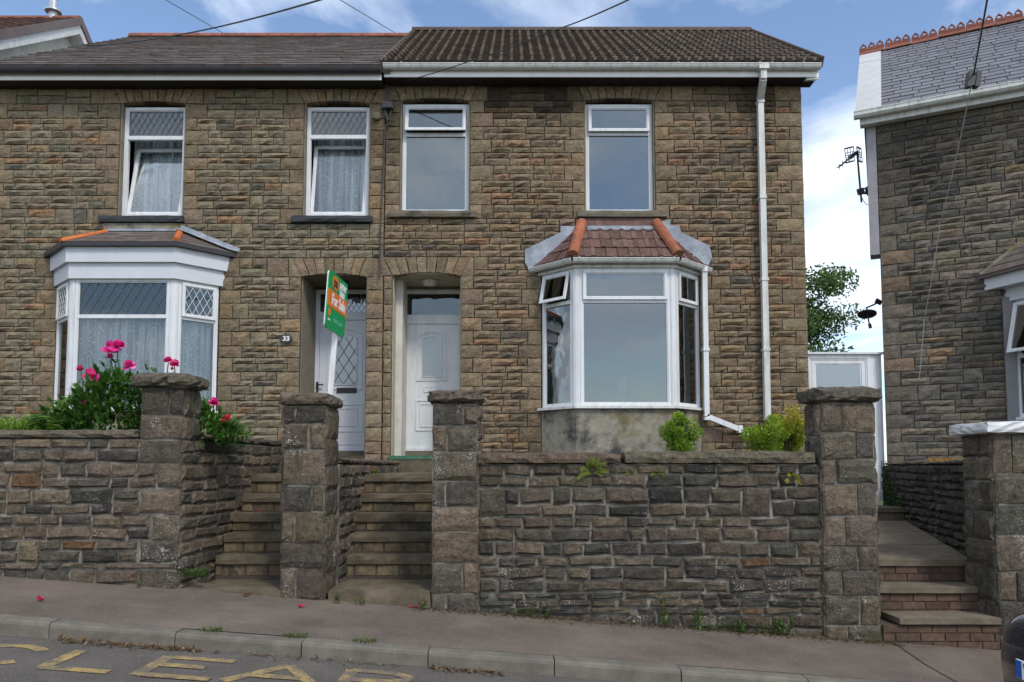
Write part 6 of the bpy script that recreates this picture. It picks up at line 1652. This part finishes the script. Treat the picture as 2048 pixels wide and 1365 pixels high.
for u, n, h, w, lb in ((1332, 3, .24, .02, 'tall weed at the wall foot below the right drain hole'), (1390, 5, .19, .03, 'leafy weed at the wall foot midway along the front wall'), (1520, 34, .13, .26, 'spreading weed patch at the wall foot near the right-hand pier'), (1065, 20, .10, .16, 'low weed patch at the wall foot between the two drain holes'), (1450, 22, .08, .24, 'low creeping weed at the wall foot left of the spreading patch'), (280, 3, .09, .02, 'small weed at the foot of the corner pier')):
    x = AX(u, 1230, WY-.07); weed(u, 1230, WY-.08, n, h, lb, w=w, zb=z_pave(x, WY-.08))
for u, lb in ((672, 'weed in front of the landing slab near the middle pier'), (725, 'leafy weed below the landing slab of the right-hand steps'), (850, 'weed at the foot of the pier beside the right-hand steps')):
    x = AX(u, 1200, WY-.09); weed(u, 1200, WY-.1, 5, .1, lb, w=.06, zb=z_pave(x, WY-.1))
x = AX(395, 1160, -4.4); tuft('grass_tuft', 'grass clump on the pavement at the foot of the left-hand steps', 'grass', (x, -4.5, z_pave(x, -4.5)+.12), 150, .1, .12, (.06, .11, .025), rng, .008)
for u, v, lb in ((422, 1267, 'small grass tuft on the kerb left of the white litter'), (590, 1282, 'small grass tuft on the kerb above the white litter'), (730, 1288, 'small grass tuft on the kerb right of the white litter')):
    x, z = at(u, v, -5.92); tuft('kerb_grass', lb, 'grass', (x, -5.9, z_kerb(x)), 70, .045, .09, (.09, .13, .03), rng, .006, 'grass growing on the kerb')
x, z = at(760, 935, -3.0); tuft('grass_tuft', 'small grass clump at the top of the right-hand steps', 'grass', (-1.6, -2.72, 1.425), 40, .07, .05, (.12, .18, .03), rng, .007)
# moss and weeds along wall foot as ground litter
lit = MB()
for _ in range(1700):
    x = rng.uniform(-.9, 3.5); y = WY-.04-abs(rng.gauss(0, .085)); c = rng.choice(((.10, .075, .04), (.14, .10, .05), (.06, .07, .025), (.08, .05, .03)))
    leaf(lit, (x, y, z_pave(x, y)+.004), Vector((rng.uniform(-1, 1), rng.uniform(-1, 1), rng.uniform(0, .35))), (0, 0, 1), rng.uniform(.012, .04), rng.uniform(.006, .02), gtint(rng, c))
tag(lit.build('wall_foot_litter', m_leaf), 'dead leaves and moss along the foot of the front wall', kind='stuff')
lit = MB()
for u0, u1, n in ((115, 400, 260), (860, 1010, 130), (420, 800, 60)):
    for _ in range(n):
        u = rng.uniform(u0, u1); x = AX(u, 1300, -6.1); y = -6.07-abs(rng.gauss(0, .045)); c = rng.choice(((.20, .13, .06), (.13, .08, .045), (.10, .06, .04), (.26, .19, .10)))
        leaf(lit, (x, y, z_road(x)+.006), Vector((rng.uniform(-1, 1), rng.uniform(-1, 1), rng.uniform(0, .5))), (0, 0, 1), rng.uniform(.02, .055), rng.uniform(.01, .025), gtint(rng, c))
tag(lit.build('gutter_leaf_litter', m_leaf), 'dead leaves gathered along the kerb edge of the road', kind='stuff')
# fallen petals and litter, one by one
def ground_pt(u, v, zf, it=8):
    z = .1
    for _ in range(it): x, y = atz(u, v, z); z = zf(x, y)
    return x, y, z
def scrap(name, label, cat, p, tint, L, n=4):
    mb = MB()
    for _ in range(n): leaf(mb, Vector(p)+Vector((rng.uniform(-.02, .02), rng.uniform(-.02, .02), .008)), (rng.uniform(-1, 1), rng.uniform(-1, 1), .25), (0, 0, 1), L, L*.7, tint, .3)
    return top(mb, name, m_petal, label, cat, p, 'fallen petals and litter' )
PT = (.6, .02, .09)
scrap('fallen_petal', 'crimson petal lying on the pavement at the left', 'petal', ground_pt(80, 1204, z_pave), PT, .05)
scrap('fallen_petal', 'crimson petal on the pavement in front of the dark middle pier', 'petal', ground_pt(600, 1216, z_pave), PT, .05)
scrap('fallen_petal', 'crimson petal on the pavement by the pier of the right-hand steps', 'petal', ground_pt(826, 1217, z_pave), PT, .045)
scrap('fallen_petal', 'crimson petal in the gutter among the dead leaves', 'petal', ground_pt(284, 1284, lambda x, y: z_road(x)), PT, .055)
scrap('fallen_petal', 'crimson petal lying on a tread of the left-hand steps', 'petal', (AX(521, 1024, -3.33), -3.33, 1.012), PT, .045)
scrap('fallen_leaf', 'orange brown leaf at the edge of the left landing slab', 'leaf', ground_pt(497, 1193, z_pave), (.34, .12, .06), .06)
scrap('paper_litter', 'scrap of white paper lying in the gutter', 'litter', ground_pt(516, 1306, lambda x, y: z_road(x)), (.75, .76, .75), .06, 3)
# ivy at the far end of the flank wall, stonecrop on its top
iv = MB()
for _ in range(260):
    s = rng.random()**1.6; b_ = lerp(.85, 1.5, rng.random()); a = .25+s*1.2; p = Vector(M_(a, b_-.4*s, .03)); leaf(iv, p, rdir(rng)+Vector((-.6, -.5, -.1)), (-.7, -.7, .3), .055, .045, gtint(rng, (.03, .06, .02)))
for k in range(5): iv.tube([M_(.1+.3*k, .75, .03), M_(.15+.22*k, 1.2, .03), M_(.05+.15*k, 1.6, .03)], .006, 5, (.04, .03, .02))
top(iv, 'ivy', m_leaf, 'dark ivy climbing the blackened wall next to the side gate', 'climbing plant')
sc_ = MB(); zs_ = zfl+.05
for _ in range(260): a = rng.uniform(2.2, 3.2); p = M_(a, zs_, rng.uniform(-.2, 0)); leaf(sc_, p, rdir(rng)+Vector((0, 0, .6)), rdir(rng), rng.uniform(.02, .05), .012, gtint(rng, (.36, .20, .04)))
top(sc_, 'stonecrop', m_leaf, 'patch of orange stonecrop growing on top of the blackened wall', 'plant')

# ================================================================= trees behind the houses
def tree(name, label, base, H, rad, n, rng, col, tip, L=.13):
    t = thing(name, label, 'tree', base); b = Vector(base); tr = MB(); top_ = b+Vector((0, 0, H))
    tr.tube([b, b+Vector((.1, 0, H*.35)), b+Vector((-.1, .1, H*.7)), top_], [.22, .17, .1, .03], 8)
    br = []
    for k in range(46):
        p = b+Vector((0, 0, H*rng.uniform(.35, .92))); d = rdir(rng); d.z = abs(d.z)*.5+.1; q = p+Vector((d.x*rad[0]*1.0, d.y*rad[1]*.9, d.z*rad[2]*.7)); tr.tube([p, p.lerp(q, .5)+Vector((0, 0, .15)), q], [.07, .04, .012], 6); br.append(q)
    tr.build('trunk', m_bark, t); mb = MB()
    for k in range(n):
        q = rng.choice(br); r = rng.random()**.5; d = rdir(rng); p = q+Vector((d.x*.9, d.y*.9, d.z*.5))*r
        leaf(mb, p, rdir(rng)+Vector((0, 0, -.1)), rdir(rng), L*rng.uniform(.6, 1.3), L*.5, gtint(rng, tip if rng.random() < .35 else col))
    mb.build('crown', m_leaf, t); return t
rng = random.Random(83)
YT = 14.0
xt, zt = at(1600, 600, YT)
tree('leafy_tree', 'green leafy tree showing between the houses above the side gate', (xt-1.3, YT, .8), 7.3, (2.4, 2.0, 1.6), 24000, rng, (.06, .125, .028), (.12, .20, .045), .15)
tree('leafy_tree', 'darker tree low behind the white side gate', (xt+1.2, YT+3, .6), 4.3, (1.9, 1.6, 1.6), 8000, rng, (.035, .075, .02), (.06, .11, .03), .15)

# ================================================================= parked car, its end just enters at the right
m_car = MAT('dark_blue_car_paint', (.012, .013, .024), .22, .0, spec=.6, coat=1.0)
m_cglass = MAT('car_glass', (.02, .022, .025), .08, 0, spec=.7)
CX, CYc = 3.18, -7.15; CXs = CX
zc = lambda x: z_road(x)
ct = thing('parked_car', 'dark parked car with white number plate at the right edge of the road', 'car', (CX+2, CYc, zc(CX+2)))
def car_pt(l, s, h):            # l along the car from its nose (towards +X), s across (+ = kerb side), h above road
    return (CX+l, CYc+s, zc(CX+l)+h)
# body: cross-sections along the length (half width, sill, belt, roof)
sec = [(.0, .50, .30, .52, .60), (.06, .68, .22, .60, .72), (.2, .78, .18, .68, .80), (.5, .83, .17, .78, .90), (1.0, .85, .17, .86, .97), (1.25, .85, .17, .90, 1.02), (1.75, .86, .17, .93, 1.36), (2.3, .86, .17, .94, 1.47), (3.2, .86, .17, .95, 1.46), (3.7, .84, .18, .95, 1.30), (4.0, .80, .22, .93, 1.0), (4.1, .72, .28, .75, .85)]
V = []; ns = 12
def ring_pts(l, w, s0, be, ro):
    cab = ro-be > .2; tw_ = w*.72 if cab else w*.82
    half = [(0, s0), (w*.8, s0), (w*.97, s0+.1), (w, lerp(s0, be, .55)), (w*.97, be), (tw_, lerp(be, ro, .85)), (tw_*.8, ro), (0, ro+.02)]
    return [car_pt(l, x, h) for x, h in half] + [car_pt(l, -x, h) for x, h in half[-2:0:-1]]
bm_ = MB(); rings = [ring_pts(*s) for s in sec]; n = len(rings[0])
bm_.add([p for r in rings for p in r], [(i*n+k, (i+1)*n+k, (i+1)*n+(k+1) % n, i*n+(k+1) % n) for i in range(len(rings)-1) for k in range(n)] + [tuple(range(n)), tuple(range(len(rings)*n-1, (len(rings)-1)*n-1, -1))])
body = bm_.build('body', m_car, ct, smooth=True)
sub = body.modifiers.new('smooth', 'SUBSURF'); sub.levels = 2; sub.render_levels = 2
bp_ = MB(); prof_ = [(-.03, .44), (-.01, .30), (.10, .72), (.10, .19)]
bps = [(-.80, .30), (-.72, .12), (-.55, .02), (-.3, -.035), (0, -.05), (.3, -.035), (.55, .02), (.72, .12), (.80, .30)]
V = []
for s, l in bps: V += [car_pt(l+.06, s, .20), car_pt(l, s, .29), car_pt(l-.012, s, .46), car_pt(l+.005, s, .57), car_pt(l+.10, s, .61)]
bp_.add(V, [(i*5+k, i*5+k+1, (i+1)*5+k+1, (i+1)*5+k) for i in range(len(bps)-1) for k in range(4)]); bp_.build('bumper', m_car, ct, smooth=True)
gr_ = MB()
for k in range(3): gr_.bar(car_pt(.03, -.35, .63+.035*k), car_pt(.03, .35, .63+.035*k), .03, .012)
gr_.build('grille', m_black, ct)
for s in (-1, 1):
    hl_ = MB(); P_ = [(.10, .40, .58), (.16, .60, .58), (.30, .755, .62), (.40, .77, .74), (.28, .62, .74), (.17, .42, .70)]
    hl_.add([car_pt(l-.05, s*w, h) for l, w, h in P_] + [car_pt(l+.08, s*w*.95, h) for l, w, h in P_], [tuple(range(6)) if s < 0 else tuple(range(5, -1, -1))] + [(i, (i+1) % 6, 6+(i+1) % 6, 6+i) for i in range(6)])
    hl_.build('headlight', MAT('headlight_lens', (.55, .62, .75), .12, 0, spec=.7), ct)
plm = MB(); pc = Vector(car_pt(-.072, 0, .475)); Mpl = lambda a, b, d: (pc.x-d, pc.y-a, pc.z+b)   # faces -X
plm.prism([(-.26, -.055), (.26, -.055), (.26, .055), (-.26, .055)], Mpl, 0, .012); plo = plm.build('number_plate', m_sw, ct)
pb = MB(); pb.prism([(-.258, -.053), (-.205, -.053), (-.205, .053), (-.258, .053)], Mpl, .012, .014); pb.build('blue_band', MAT('plate_blue', (.02, .10, .40), .4, 0), plo)
px_ = MB(); put_text(px_, 'W', Mpl, -.14, 0, .105, .0125, .002, .9); px_.build('plate_letter', m_black, plo)
for l in (.75, 3.3):
    for s in (-1, 1):
        c = Vector(car_pt(l, s*.78, .30)); ty = MB(); ty.tube([c+Vector((0, -.09, 0)), c+Vector((0, -.075, 0)), c+Vector((0, .075, 0)), c+Vector((0, .09, 0))], [.27, .30, .30, .27], 24); wo = ty.build('wheel', m_rubber, ct)
        rm = MB(); rm.tube([c+Vector((0, s*.085, 0)), c+Vector((0, s*.098, 0))], [.20, .19], 20); rm.build('rim', m_metal, wo)
for s in (-1, 1):
    gm = MB(); gm.add([car_pt(1.6, s*.80, .98), car_pt(3.55, s*.80, 1.0), car_pt(3.2, s*.67, 1.36), car_pt(1.95, s*.67, 1.36)] , [(0, 1, 2, 3)]); gm.build('side_window', m_cglass, ct)
gm = MB(); gm.add([car_pt(1.22, -.70, 1.05), car_pt(1.22, .70, 1.05), car_pt(1.78, .60, 1.42), car_pt(1.78, -.60, 1.42)], [(0, 1, 2, 3)]); gm.build('windscreen', m_cglass, ct)
